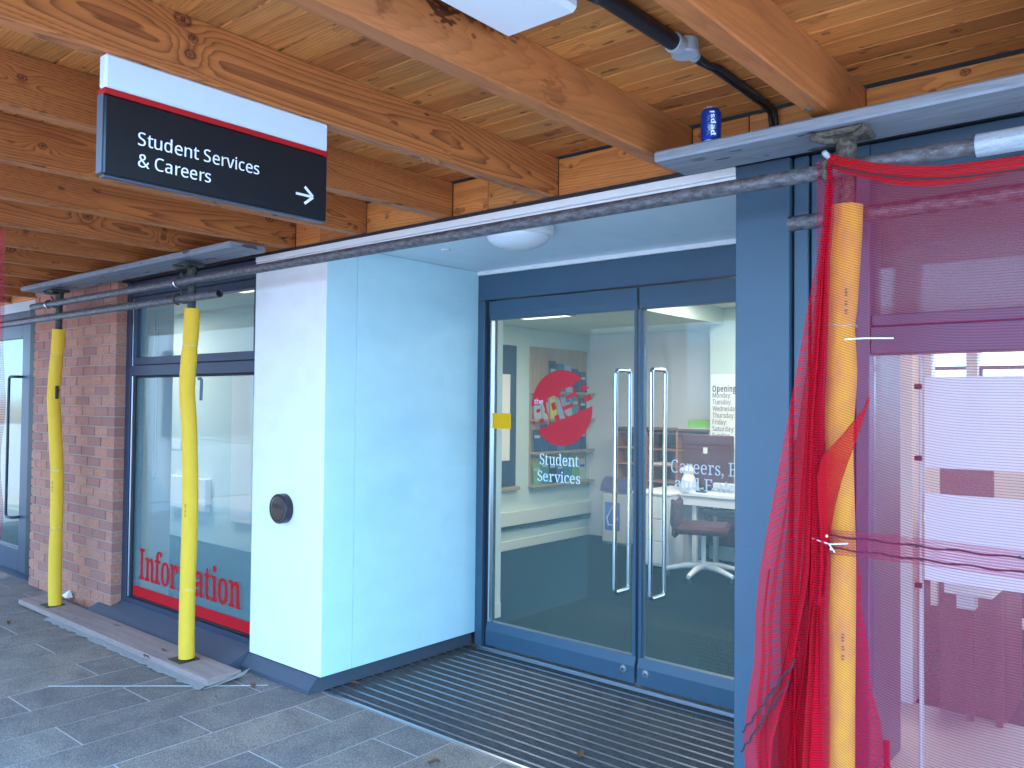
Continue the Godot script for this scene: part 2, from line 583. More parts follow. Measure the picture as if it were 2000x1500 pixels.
	var ml := func(tex: Texture2D, r: float, g: float, b: float) -> StandardMaterial3D:
		var m := texmat(tex, 1.0 / 0.0152, 1.0 / 0.0152, 0.7, Color(r, g, b))
		m.transparency = BaseMaterial3D.TRANSPARENCY_ALPHA
		m.cull_mode = BaseMaterial3D.CULL_DISABLED
		m.metallic_specular = 0.12
		m.backlight_enabled = true
		m.backlight = Color(0.5, 0.5, 0.5)
		return m
	M["net"] = ml.call(net_tex(0.54, 0.18), 0.37, 0.010, 0.055)
	M["net_mid"] = ml.call(net_tex(0.85, 0.44), 0.56, 0.006, 0.020)
	M["net_dense"] = ml.call(net_tex(0.97, 0.66), 0.44, 0.008, 0.016)
	M["rope"] = mat(0.018, 0.02, 0.03, 0.8)
	M["white_string"] = mat(0.75, 0.74, 0.80, 0.7)
	# signs, print
	M["sign_black"] = mat(0.010, 0.013, 0.017, 0.30)
	M["sign_red"] = mat(0.42, 0.010, 0.014, 0.4)
	M["sign_white"] = mat(0.60, 0.72, 0.82, 0.35)
	M["print_white"] = mat(0.80, 0.83, 0.86, 0.5)
	M["print_red"] = mat(0.60, 0.014, 0.022, 0.6, 0.0, 0.2)
	M["print_maroon"] = mat(0.11, 0.02, 0.04, 0.6)
	M["print_grey"] = mat(0.66, 0.70, 0.74, 0.5)
	M["yellow_film"] = mat(0.98, 0.47, 0.008, 0.5, 0.0, 0.3)
	var lg := texmat(logo_tex(), 1, 1, 0.45)
	lg.transparency = BaseMaterial3D.TRANSPARENCY_ALPHA
	M["logo"] = lg
	# glass: a clear pane, frosted film
	var gl := StandardMaterial3D.new()
	gl.albedo_color = Color(0.80, 0.95, 0.92, 0.05)
	gl.transparency = BaseMaterial3D.TRANSPARENCY_ALPHA
	gl.roughness = 0.0
	gl.metallic_specular = 0.30
	M["glass"] = gl
	var gw: StandardMaterial3D = gl.duplicate()
	gw.albedo_color = Color(0.72, 0.93, 0.95, 0.14)
	gw.metallic_specular = 0.40
	M["window_glass"] = gw
	var fr := mat(0.72, 0.76, 0.84, 0.55)
	fr.albedo_color.a = 0.90
	fr.transparency = BaseMaterial3D.TRANSPARENCY_ALPHA
	fr.backlight_enabled = true
	fr.backlight = Color(0.9, 0.9, 0.9)
	M["frosted"] = fr
	# interior
	M["wall"] = mat(0.56, 0.66, 0.60, 0.8)
	M["wall_back"] = mat(0.66, 0.66, 0.68, 0.8)
	M["ceiling"] = mat(0.78, 0.80, 0.76, 0.8)
	M["carpet"] = texmat(speckle_tex(128, 9, Vector3(0.010, 0.015, 0.020), 0.8, 0.2, Vector3(0.008, 0.012, 0.016)), 2.5, 2.5, 0.95)
	M["carpet_dark"] = texmat(speckle_tex(128, 10, Vector3(0.016, 0.018, 0.016), 0.9, 0.2, Vector3(0.022, 0.024, 0.02)), 5.0, 5.0, 0.97)
	for c in ["carpet", "carpet_dark"]: (M[c] as StandardMaterial3D).metallic_specular = 0.03
	M["pale_floor"] = mat(0.34, 0.34, 0.36, 0.5)
	M["trim"] = mat(0.66, 0.70, 0.62, 0.5)
	M["cherry"] = texmat(wood_tex(256, 128, 0.004, 76, Vector3(0.20, 0.080, 0.045), Vector3(0.12, 0.042, 0.025), 40.0, 0.0, [], [], 0.5), 1.0, 2.0, 0.5)
	M["cherry_edge"] = mat(0.42, 0.165, 0.09, 0.5)
	M["maroon"] = mat(0.085, 0.012, 0.022, 0.55)
	M["desk_white"] = mat(0.78, 0.79, 0.80, 0.4)
	M["seat_red"] = mat(0.055, 0.008, 0.014, 0.8)
	M["purple"] = mat(0.10, 0.075, 0.22, 0.4)
	M["bin_grey"] = mat(0.50, 0.50, 0.52, 0.5)
	M["poster_blue"] = mat(0.07, 0.16, 0.55, 0.5)
	M["green_box"] = mat(0.22, 0.55, 0.06, 0.5)
	M["paper"] = mat(0.78, 0.76, 0.70, 0.7)
	M["cord"] = mat(0.06, 0.08, 0.09, 0.5)
	var lamp := mat(0.9, 0.9, 0.88, 0.5)
	lamp.emission_enabled = true
	lamp.emission = Color(1.0, 0.98, 0.90)
	lamp.emission_energy_multiplier = 0.5
	M["lit"] = lamp
	var op := mat(0.78, 0.83, 0.88, 0.25)
	M["opal"] = op
	M["leaf"] = mat(0.16, 0.07, 0.03, 0.8)
	M["plastic_sheet"] = mat(0.30, 0.27, 0.26, 0.7)
	M["render_wall"] = mat(0.60, 0.58, 0.54, 0.9)
	M["roof"] = mat(0.08, 0.08, 0.085, 0.9)

var sans: SystemFont
var sans_bold: SystemFont
var serif: SystemFont
var serif_bold: SystemFont

func _ready() -> void:
	# ---------------------------------------------------------- camera, sky, sun, exposure
	var cam := Camera3D.new()
	cam.name = "camera"
	cam.fov = 49.976
	cam.near = 0.05
	cam.far = 400.0
	cam.position = Vector3(0, 1.6, 0)
	cam.rotation_degrees = Vector3(1.36509, 40.30454, 0.595585)
	add_child(cam)
	cam.current = true
	var we := WorldEnvironment.new()
	we.name = "world"
	var env := Environment.new()
	env.background_mode = Environment.BG_SKY
	var sky := Sky.new()
	var sm := ProceduralSkyMaterial.new()
	sm.sky_top_color = Color(0.54, 0.77, 1.0)
	sm.sky_horizon_color = Color(0.64, 0.85, 1.0)
	sm.sky_curve = 0.2
	sm.ground_horizon_color = Color(0.55, 0.58, 0.62)
	sm.ground_bottom_color = Color(0.35, 0.36, 0.38)
	sky.sky_material = sm
	env.sky = sky
	env.background_energy_multiplier = 2.0
	env.tonemap_mode = Environment.TONE_MAPPER_LINEAR
	env.tonemap_exposure = 4.95
	env.sdfgi_enabled = true
	env.ssao_enabled = true
	env.ssil_enabled = true
	we.environment = env
	add_child(we)
	var sun := DirectionalLight3D.new()
	sun.name = "sun"
	sun.light_color = Color(1.0, 0.98, 0.95)
	sun.light_energy = 0.8
	sun.light_angular_distance = 0.5
	sun.shadow_enabled = true
	sun.sky_mode = DirectionalLight3D.SKY_MODE_LIGHT_ONLY
	sun.rotation_degrees = Vector3(-62, 152, 0)
	add_child(sun)

	make_materials()
	sans = SystemFont.new(); sans.font_names = PackedStringArray(["Droid Sans"])
	sans_bold = SystemFont.new(); sans_bold.font_names = PackedStringArray(["Droid Sans"]); sans_bold.font_weight = 700
	serif = SystemFont.new(); serif.font_names = PackedStringArray(["Droid Serif"])
	serif_bold = SystemFont.new(); serif_bold.font_names = PackedStringArray(["Droid Serif"]); serif_bold.font_weight = 700

	build_ground()
	build_college()
	build_interior()
	build_canopy()
	build_scaffold()
	build_netting()
	build_outer()
	build_fittings()
	build_furniture()
	build_small()

# ------------------------------------------------------------------ ground
func build_ground() -> void:
	rng.seed = 3
	tag(obj("ground", MB.new().bb(-60, 60, -0.30, -0.06, -3.0, 60), M.court), "pale paved court beyond the covered walkway", "", "", "structure")
	var pv := thing("pavement", "grey granite slab pavement in staggered rows with pale joints", "", Vector3(-4, -0.06, -1))
	pv.remove_meta("category")
	pv.set_meta("kind", "structure")
	# jointing bed just under the slab tops, left out under the entrance mat
	obj("jointing_bed", MB.new().bb(-12.0, 3.0, -0.058, -0.0012, -2.83, 3.0), M.joint, pv)
	var x0 := -4.936
	for r in range(-22, 24):
		var xa := x0 + r * 0.3135
		var off := -1.665 if (r % 2 + 2) % 2 == 0 else -2.135
		for k in range(-6, 4):
			var za := off + k * 0.94
			var zb := za + 0.94
			za = maxf(za, -2.825)
			zb = minf(zb, 2.9)
			if zb - za < 0.03 or xa < -11.8 or xa > 2.6: continue
			if zb > 0.8 and (xa < -9 or xa > 1.0): continue
			var m: Material = M["slab%d" % (rng.randi() % 4)]
			var dy := rng.randf_range(-0.0004, 0.0008)
			obj("slab", MB.new().bb(xa + 0.0035, xa + 0.310, -0.055, dy, za + 0.0035, zb - 0.0035, 0.0008, Vector2(rng.randf(), rng.randf())), m, pv)

# ------------------------------------------------------------------ the college building
func build_college() -> void:
	rng.seed = 4
	var B := thing("college_building", "brick and white panelled college entrance with blue framed glass doors and windows", "building", Vector3(-3.7, 0, -3.0))
	# brick pier: bricks in stretcher bond on the front, headers on the return
	var pier := Node3D.new()
	pier.name = "brick_pier"
	B.add_child(pier)
	pier.position = Vector3(-6.97, 0, -2.8) - B.position
	obj("mortar_core", MB.new().bb(-7.742, -6.197, 0, 2.62, -3.2, -2.759), M.mortar, pier)
	var cut := MB.new()
	for c in 33:
		var y := 0.004 + c * 0.0775
		var shift := 0.0 if c % 2 == 0 else -0.1125
		var x := -6.19
		var first := true
		while x > -7.745:
			var wd := 0.215
			if first and c % 2 == 1: wd = 0.1025
			var xl := maxf(x - wd, -7.75)
			if x - xl > 0.03:
				var dz := rng.randf_range(-0.0025, 0.0015)
				var ret := first
				obj("brick", MB.new().bb(xl, x, y, y + 0.0665, -2.87 if ret else -2.80, -2.75 + dz, 0.004, Vector2(rng.randf(), rng.randf())), M["brick%d" % (rng.randi() % 6)], pier)
			x -= wd + 0.0105
			first = false
	# window left of the column
	build_left_window(B)
	build_left_door(B)
	# white clad column with its reveal
	var col := Node3D.new()
	col.name = "entrance_column"
	B.add_child(col)
	col.position = Vector3(-4.08, 0, -3.4) - B.position
	obj("front_panel", MB.new().bb(-4.428, -3.7305, 0.088, 2.44, -2.83, -2.80, 0.003), M.white_panel, col)
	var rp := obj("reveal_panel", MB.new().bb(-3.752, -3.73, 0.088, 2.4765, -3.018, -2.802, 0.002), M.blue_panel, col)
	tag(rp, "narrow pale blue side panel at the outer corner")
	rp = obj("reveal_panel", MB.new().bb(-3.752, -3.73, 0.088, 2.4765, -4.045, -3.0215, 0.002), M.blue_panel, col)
	tag(rp, "wide glossy pale blue side panel facing the doors")
	obj("column_core", MB.new().bb(-4.40, -3.765, 0.0, 2.60, -4.10, -2.84), M.gasket, col)
	obj("skirting", MB.new().bb(-3.775, -3.757, 0.0, 0.080, -4.04, -2.83, 0.002), M.plinth, col)
	obj("sloping_plinth", MB.new().prism_x([Vector2(-2.835, 0.0), Vector2(-2.745, 0.0), Vector2(-2.745, 0.024), Vector2(-2.803, 0.082), Vector2(-2.835, 0.084)], -4.435, -3.758), M.plinth, col)
	# soffit over the entrance, lip at its front, bright trim at its back
	var sf := obj("soffit", MB.new().bb(-3.735, -1.315, 2.478, 2.50, -4.04, -2.835), M.soffit, B)
	obj("soffit_lip", MB.new().bb(-4.43, -1.316, 2.442, 2.474, -2.86, -2.796, 0.003), M.white_panel, B)
	obj("soffit_lip", MB.new().bb(-4.43, -1.316, 2.412, 2.4405, -2.85, -2.806, 0.003), M.white_panel, B)
	obj("soffit_trim", MB.new().bb(-3.729, -1.316, 2.4505, 2.4775, -4.06, -4.028, 0.002), M.white_panel, B)
	obj("head_flashing", MB.new().bb(-7.7, 3.0, 2.4755, 2.4885, -2.90, -2.79, 0.001), M.gasket, B)
	# blue pilaster right of the doors
	obj("pilaster", MB.new().bb(-1.315, -1.116, 0.0, 2.472, -4.15, -2.80, 0.003), M.frame, B)
	build_doors(B)
	build_right_window(B)
	# solid wall above the heads and parts out of the frame
	obj("wall_above_doors", MB.new().bb(-3.73, -1.32, 2.452, 2.62, -4.20, -4.066), M.wall, B)
	obj("wall_top", MB.new().bb(-12.0, 3.2, 2.502, 2.655, -2.99, -2.84), M.frame_dark, B)
	obj("end_wall", MB.new().bb(1.4, 3.2, 0.0, 2.475, -3.0, -2.80), M.render_wall, B)

func bar_frame(b: MB, x0: float, x1: float, y0: float, y1: float, z0: float, z1: float, w: float, wt := -1.0, wb := -1.0) -> MB:
	if wt < 0: wt = w
	if wb < 0: wb = w
	b.bb(x0, x0 + w, y0, y1, z0, z1, 0.003)
	b.bb(x1 - w, x1, y0, y1, z0, z1, 0.003)
	b.bb(x0 + w + 0.0005, x1 - w - 0.0005, y1 - wt, y1, z0, z1 - 0.001, 0.003)
	b.bb(x0 + w + 0.0005, x1 - w - 0.0005, y0, y0 + wb, z0, z1 - 0.001, 0.003)
	return b

func build_left_window(B: Node3D) -> void:
	var w := Node3D.new()
	w.name = "window"
	B.add_child(w)
	w.position = Vector3(-5.3, 0, -2.87) - B.position
	var x0 := -6.192
	var x1 := -4.40
	# outer frame, transom and the tilting light's own frame
	var b := MB.new()
	b.bb(x0, x0 + 0.072, 0.10, 2.47, -2.93, -2.83, 0.003)
	b.bb(x1 - 0.05, x1, 0.10, 2.47, -2.93, -2.83, 0.003)
	b.bb(x0 + 0.0725, x1 - 0.0505, 2.36, 2.47, -2.93, -2.832, 0.003)
	b.bb(x0 + 0.0725, x1 - 0.0505, 1.775, 1.852, -2.93, -2.832, 0.003)
	b.bb(x0 + 0.0725, x1 - 0.0505, 0.10, 0.148, -2.93, -2.832, 0.003)
	obj("frame", b, M.frame_dark, w)
	b = MB.new()
	bar_frame(b, x0 + 0.086, x1 - 0.052, 1.855, 2.357, -2.91, -2.839, 0.055)
	obj("opening_light", b, M.frame_dark, w)
	b = MB.new()
	bar_frame(b, x0 + 0.076, x0 + 0.088, 0.15, 2.35, -2.905, -2.842, 0.004)
	obj("bead", b, M.alu, w)
	b = MB.new()
	bar_frame(b, x0 + 0.090, x1 - 0.052, 0.149, 1.774, -2.92, -2.850, 0.022, 0.012, 0.012)
	obj("glazing_gasket", b, M.gasket, w)
	obj("pane", MB.new().bb(x0 + 0.13, x1 - 0.10, 1.90, 2.31, -2.884, -2.866), M.window_glass, w)
	obj("pane", MB.new().bb(x0 + 0.11, x1 - 0.07, 0.158, 1.766, -2.884, -2.866), M.window_glass, w)
	obj("red_strip", MB.new().bb(x0 + 0.113, x1 - 0.073, 0.1585, 0.236, -2.8658, -2.8645), M.print_red, w)
	words("lettering", "Information", serif_bold, Vector3(-5.985, 0.292, -2.8642), 1.345, 0.235, 0.0, M.print_red, w, 0.0012)
	# handle of the tilting light and its catch
	b = MB.new()
	b.tube([Vector3(-5.262, 1.748, -2.90), Vector3(-5.235, 1.748, -2.90), Vector3(-5.222, 1.735, -2.90), Vector3(-5.226, 1.60, -2.90)], 0.011, 8)
	obj("handle", b, M.gasket, w)
	# sloping sill
	obj("sill", MB.new().prism_x([Vector2(-2.86, 0.0), Vector2(-2.655, 0.0), Vector2(-2.655, 0.030), Vector2(-2.80, 0.095), Vector2(-2.829, 0.112), Vector2(-2.86, 0.112)], -6.40, -4.44), M.plinth, w)

func build_left_door(B: Node3D) -> void:
	var d := Node3D.new()
	d.name = "side_door"
	B.add_child(d)
	d.position = Vector3(-8.5, 0, -2.92) - B.position
	obj("jamb", MB.new().bb(-8.185, -7.752, 0.0, 2.44, -3.0, -2.87, 0.003), M.gasket, d)
	var b := MB.new()
	bar_frame(b, -9.70, -8.188, 0.012, 2.285, -2.95, -2.88, 0.20, 0.12, 0.20)
	obj("door_leaf", b, M.frame_dark, d)
	obj("pane", MB.new().bb(-9.50, -8.388, 0.212, 2.165, -2.925, -2.907), M.glass, d)
	obj("head", MB.new().bb(-9.8, -8.186, 2.29, 2.40, -3.0, -2.87, 0.003), M.frame_dark, d)
	obj("fascia", MB.new().bb(-12.0, -7.78, 2.405, 2.60, -3.0, -2.86, 0.003), M.bin_grey, d)
	obj("threshold", MB.new().bb(-9.8, -7.752, 0.0, 0.011, -3.0, -2.80), M.frame_dark, d)
	obj("side_panel", MB.new().bb(-12.0, -9.705, 0.0, 2.40, -3.0, -2.88), M.frame_dark, d)
	b = MB.new()
	b.tube([Vector3(-8.375, 1.80, -2.88), Vector3(-8.375, 1.80, -2.83), Vector3(-8.397, 1.80, -2.815), Vector3(-8.485, 1.80, -2.812), Vector3(-8.507, 1.78, -2.812), Vector3(-8.507, 0.53, -2.812), Vector3(-8.485, 0.51, -2.812), Vector3(-8.397, 0.51, -2.815), Vector3(-8.375, 0.51, -2.83), Vector3(-8.375, 0.51, -2.88)], 0.013, 8)
	obj("handle", b, M.frame_dark, d)

func build_doors(B: Node3D) -> void:
	var F := Node3D.new()
	F.name = "entrance_door_frame"
	B.add_child(F)
	F.position = Vector3(-2.5, 0, -4.1) - B.position
	obj("head", MB.new().bb(-3.728, -1.317, 2.282, 2.4485, -4.15, -4.036, 0.003), M.frame, F)
	obj("jamb", MB.new().bb(-3.728, -3.668, 0.0, 2.280, -4.15, -4.036, 0.003), M.frame, F)
	obj("pivot_gap", MB.new().bb(-3.666, -3.640, 0.0, 2.280, -4.14, -4.062, 0.002), M.gasket, F)
	obj("threshold", MB.new().bb(-3.728, -1.317, -0.02, 0.012, -4.16, -4.022, 0.003), M.alu, F)
	for k in 2:
		var x0: float = [-3.632, -2.480][k]
		var x1: float = [-2.498, -1.335][k]
		var L := Node3D.new()
		L.name = "door_leaf" if k == 0 else "door_leaf_001"
		B.add_child(L)
		L.position = Vector3((x0 + x1) / 2, 0.03, -4.06) - B.position
		tag(L, ["left glass door with the round red logo", "right glass door with opening words cut off by the pilaster"][k])
		obj("top_rail", MB.new().prism_x([Vector2(-4.10, 2.150), Vector2(-4.055, 2.150), Vector2(-4.042, 2.190), Vector2(-4.042, 2.272), Vector2(-4.10, 2.272)], x0, x1), M.frame, L)
		obj("bottom_rail", MB.new().prism_x([Vector2(-4.10, 0.022), Vector2(-4.044, 0.022), Vector2(-4.040, 0.030), Vector2(-4.040, 0.120), Vector2(-4.056, 0.172), Vector2(-4.10, 0.172)], x0, x1), M.frame, L)
		var xs: Array = [[x1 - 0.021, x1], [x0, x0 + 0.021]][k]
		obj("stile", MB.new().bb(xs[0], xs[1], 0.173, 2.149, -4.092, -4.048, 0.002), M.frame, L)
		var xo: Array = [[x0 + 0.004, x0 + 0.016], [x1 - 0.014, x1 - 0.002]][k]
		obj("edge_strip", MB.new().bb(xo[0], xo[1], 0.173, 2.149, -4.085, -4.052, 0.001), M.alu, L)
		obj("pane", MB.new().bb(x0 + 0.017 if k == 0 else x0 + 0.022, x1 - 0.022 if k == 0 else x1 - 0.015, 0.173, 2.149, -4.074, -4.064), M.glass, L)
		var hx: float = [-2.603, -2.368][k]
		var pts := []
		for q in [[0, 0], [1, 1], [2, 2], [3, 3]]:
			var cz: float = [-4.012, -4.118, -4.118, -4.012][q[0]]
			var cy: float = [1.778, 1.778, 0.548, 0.548][q[0]]
			for s in 5:
				var an: float = [0.0, PI / 2, PI, 1.5 * PI][q[0]] + s * PI / 8
				pts.append(Vector3(hx, cy + 0.022 * sin(an), cz + 0.022 * cos(an)))
		obj("handle", MB.new().tube(pts, 0.0125, 12, false, true), M.steel, L)
		var bx: float = [-2.570, -2.424][k]
		var b := MB.new().lathe([Vector2(0, 0.012), Vector2(0.010, 0.012), Vector2(0.011, 0.008), Vector2(0.021, 0.007), Vector2(0.023, 0.0)], Vector3(bx, 0.094, -4.041), Vector3.BACK, 20)
		obj("lock", b, M.alu, L)
		obj("keyhole", MB.new().lathe([Vector2(0, 0.0), Vector2(0.0055, 0.0), Vector2(0.0055, -0.002)], Vector3(bx, 0.094, -4.0275), Vector3.BACK, 12), M.gasket, L)
	var A: Node3D = B.get_node("door_leaf")
	var Z := -4.0632
	# round logo on the glass
	var lg := MB.new()
	var r := 0.2335
	var c := Vector3(-3.048, 1.577, Z + 0.001)
	lg.face([c + Vector3(-r, -r, 0), c + Vector3(r, -r, 0), c + Vector3(r, r, 0), c + Vector3(-r, r, 0)], [Vector2(0, 1), Vector2(1, 1), Vector2(1, 0), Vector2(0, 0)])
	obj("logo", lg, M.logo, A)
	words("lettering", "the", sans, Vector3(-3.258, 1.598, Z + 0.002), 0.070, 0.036, 0.0, M.print_white, A, 0.001)
	words("lettering", "Student", serif, Vector3(-3.212, 1.222, Z + 0.0005), 0.300, 0.072, 0.0, M.print_white, A, 0.001)
	words("lettering", "Services", serif, Vector3(-3.228, 1.118, Z + 0.0005), 0.328, 0.068, 0.0, M.print_white, A, 0.001)
	obj("yellow_sticker", MB.new().bb(-3.612, -3.452, 1.436, 1.537, Z, Z + 0.001), M.yellow_film, A)
	var D: Node3D = B.get_node("door_leaf_001")
	words("lettering", "Careers, Employability", serif, Vector3(-2.284, 1.205, Z + 0.0005), 0.90, 0.098, 0.0, M.print_grey, D, 0.001)
	words("lettering", "and Enterprise", serif, Vector3(-2.262, 1.118, Z + 0.0005), 0.62, 0.090, 0.0, M.print_grey, D, 0.001)

func build_right_window(B: Node3D) -> void:
	var w := Node3D.new()
	w.name = "glazed_screen"
	B.add_child(w)
	w.position = Vector3(0, 0, -2.87) - B.position
	var b := MB.new()
	# reeded blue post next to the pilaster, then the glazing bars
	for q in [[-1.108, -1.058, -2.822], [-1.050, -0.985, -2.83], [-0.980, -0.905, -2.835], [-0.899, -0.856, -2.825]]:
		b.bb(q[0], q[1], 0.0, 2.472, -2.95, q[2], 0.003)
	b.bb(-1.114, -0.86, 0.0, 2.47, -2.95, -2.87)
	obj("post", b, M.frame, w)
	b = MB.new()
	b.bb(-0.855, 1.4, 1.776, 1.865, -2.95, -2.833, 0.003)
	b.bb(-0.855, 1.4, 1.868, 1.905, -2.95, -2.842, 0.003)
	b.bb(-0.855, 1.4, 2.36, 2.412, -2.95, -2.835, 0.003)
	b.bb(-0.855, 1.4, 2.416, 2.472, -2.95, -2.828, 0.003)
	obj("transom", b, M.frame, w)
	obj("mullion", MB.new().bb(-0.717, -0.709, 0.03, 1.775, -2.90, -2.868, 0.002), M.bin_grey, w)
	obj("mullion", MB.new().bb(0.45, 0.52, 0.0, 1.775, -2.95, -2.835, 0.002), M.frame, w)
	obj("bottom_rail", MB.new().bb(-0.855, 1.4, 0.0, 0.10, -2.95, -2.835, 0.003), M.frame, w)
	obj("pane", MB.new().bb(-0.855, -0.725, 0.10, 1.775, -2.89, -2.874), M.glass, w)
	obj("pane", MB.new().bb(-0.703, 0.45, 0.10, 1.775, -2.89, -2.874), M.glass, w)
	obj("pane", MB.new().bb(-0.855, 1.4, 1.906, 2.359, -2.89, -2.874), M.glass, w)
	obj("blind", MB.new().bb(-0.86, 1.4, 1.88, 2.40, -2.962, -2.952), M.plinth, w)
	obj("frosted_band", MB.new().bb(-0.700, 0.448, 1.410, 1.700, -2.8735, -2.872), M.frosted, w)
	obj("frosted_band", MB.new().bb(-0.700, 0.448, 1.052, 1.328, -2.8735, -2.872), M.frosted, w)
	for y in [1.66, 1.432, 1.03]:
		obj("hinge", MB.new().bb(-0.722, -0.700, y, y + 0.016, -2.844, -2.835, 0.002), M.gasket, w)

# ------------------------------------------------------------------ rooms behind the glass
func build_interior() -> void:
	var R := thing("office_interior", "white walled office behind the glass doors with dark carpet and lit ceiling", "room", Vector3(-2, 0, -6))
	var fl := MB.new()
	fl.bb(-12.0, -3.78, -0.06, -0.002, -8.6, -2.99)
	fl.bb(-3.779, -1.301, -0.06, -0.002, -8.6, -4.161)
	fl.bb(-1.30, 3.2, -0.06, -0.002, -8.6, -2.99)
	obj("floor", fl, M.carpet, R)
	obj("entrance_carpet", MB.new().bb(-4.0, -1.32, -0.001, 0.004, -5.55, -4.17), M.carpet_dark, R)
	obj("pale_floor", MB.new().bb(-1.29, 1.4, -0.001, 0.003, -4.86, -2.96), M.pale_floor, R)
	obj("ceiling", MB.new().bb(-12.0, 3.2, 2.62, 2.652, -8.6, -3.0), M.ceiling, R)
	obj("wall_left", MB.new().bb(-6.05, -5.87, 0.0, 2.62, -8.6, -5.02), M.wall, R)
	# back wall with the far window openings
	var b := MB.new()
	b.bb(-5.868, -1.99, 0.0, 2.62, -8.6, -8.4)
	b.bb(-1.988, 3.0, 0.0, 1.20, -8.6, -8.4)
	b.bb(-1.988, 3.0, 2.30, 2.62, -8.6, -8.4)
	for x in [-1.70, -0.55, 0.6, 1.75, 2.9]: b.bb(x, x + 0.09, 1.202, 2.298, -8.6, -8.4)
	obj("wall_back", b, M.wall_back, R)
	b = MB.new()
	for k in 12: b.bb(-1.62 + k * 0.42, -1.585 + k * 0.42, 1.202, 1.96, -8.53, -8.5)
	b.bb(-1.98, 3.0, 1.955, 1.99, -8.53, -8.5)
	obj("far_window_bars", b, M.frame_dark, R)
	obj("wall_right", MB.new().bb(3.0, 3.2, 0.0, 2.62, -8.6, -3.0), M.wall, R)
	obj("lobby_wall", MB.new().bb(-4.42, -4.08, 0.0, 2.62, -4.70, -4.12), M.wall, R)
	obj("lobby_wall", MB.new().bb(-3.78, -3.735, 0.0, 2.62, -4.16, -4.11), M.wall, R)
	obj("partition", MB.new().bb(-12.0, -4.44, 0.0, 2.62, -5.01, -4.90), M.wall, R)
	obj("partition", MB.new().bb(-4.44, -4.425, 0.0, 2.62, -4.89, -2.95), M.wall, R)
	obj("end_partition", MB.new().bb(-12.0, -11.9, 0.0, 2.62, -4.9, -3.0), M.wall, R)
	obj("bulkhead", MB.new().bb(-5.868, -3.87, 2.45, 2.618, -8.39, -5.6), M.wall, R)
	obj("skirting", MB.new().bb(-4.079, -4.066, 0.004, 0.11, -4.69, -4.18), M.trim, R)
	obj("trunking", MB.new().bb(-5.869, -5.81, 0.27, 0.42, -8.38, -5.03, 0.003), M.trim, R)
	obj("trunking_groove", MB.new().bb(-5.869, -5.825, 0.225, 0.262, -8.38, -5.03, 0.003), M.gasket, R)
	obj("skirting", MB.new().bb(-5.869, -5.85, 0.0, 0.10, -8.38, -5.03, 0.003), M.trim, R)
	tag(obj("pillar", MB.new().bb(-1.44, -1.236, 0.003, 2.618, -5.0, -4.82, 0.002), M.wall_back, R), "square pale pillar seen through the red netting")
	obj("pillar", MB.new().bb(-4.014, -3.0, 0.0, 2.618, -8.06, -7.95, 0.002), M.wall, R)
	obj("pale_column", MB.new().bb(-8.11, -7.71, 0.30, 1.86, -4.90, -4.86, 0.002), M.ceiling, R)
	obj("dado_rail", MB.new().bb(-11.9, -4.45, 1.98, 2.04, -4.90, -4.875, 0.002), M.bin_grey, R)
	# lit ceiling panels
	for p in [[-4.9, -6.05], [-3.0, -6.2], [-1.2, -6.2], [0.8, -6.0], [-3.40, -6.95], [-0.4, -4.2], [-6.6, -3.95], [-9.3, -3.95]]:
		var n := "ceiling_light"
		var drop := 0.17 if p[0] == -4.9 else 0.0
		var lbl: String = {-4.9: "lit ceiling panel under the bulkhead by the leaflet rack", -3.0: "lit square ceiling panel just inside the right hand door", -1.2: "lit ceiling panel in the middle of the office", 0.8: "lit ceiling panel on the right of the office", -3.40: "lit ceiling panel by the pigeonhole shelves", -0.4: "lit ceiling panel just inside the netted window", -6.6: "lit ceiling panel behind the information window", -9.3: "lit ceiling panel behind the far left door"}[p[0]]
		var L := thing(n, lbl, "ceiling light", Vector3(p[0], 2.60 - drop, p[1]), "lit ceiling panels inside")
		obj("frame", bar_ring(p[0], p[1], drop), M.grey_plastic, L)
		obj("diffuser", MB.new().bb(p[0] - 0.28, p[0] + 0.28, 2.607 - drop, 2.617 - drop, p[1] - 0.28, p[1] + 0.28), M.lit, L)
		var a := AreaLight3D.new()
		a.name = "area_light"
		a.area_size = Vector2(0.5, 0.5)
		a.light_energy = (0.45 if p[0] == -4.9 else (0.35 if p[0] == -3.4 else 0.6)) if p[0] > -5 else (0.22 if p[0] > -8 else 0.9)
		a.light_color = Color(1.0, 0.99, 0.93)
		a.shadow_enabled = true
		a.rotation_degrees = Vector3(-90, 0, 0)
		a.position = Vector3(0, 0.003, 0)
		L.add_child(a)

func bar_ring(x: float, z: float, d: float) -> MB:
	var b := MB.new()
	b.bb(x - 0.30, x + 0.30, 2.603 - d, 2.619 - d, z - 0.30, z - 0.281)
	b.bb(x - 0.30, x + 0.30, 2.603 - d, 2.619 - d, z + 0.281, z + 0.30)
	b.bb(x - 0.30, x - 0.281, 2.603 - d, 2.619 - d, z - 0.28, z + 0.28)
	b.bb(x + 0.281, x + 0.30, 2.603 - d, 2.619 - d, z - 0.28, z + 0.28)
	return b

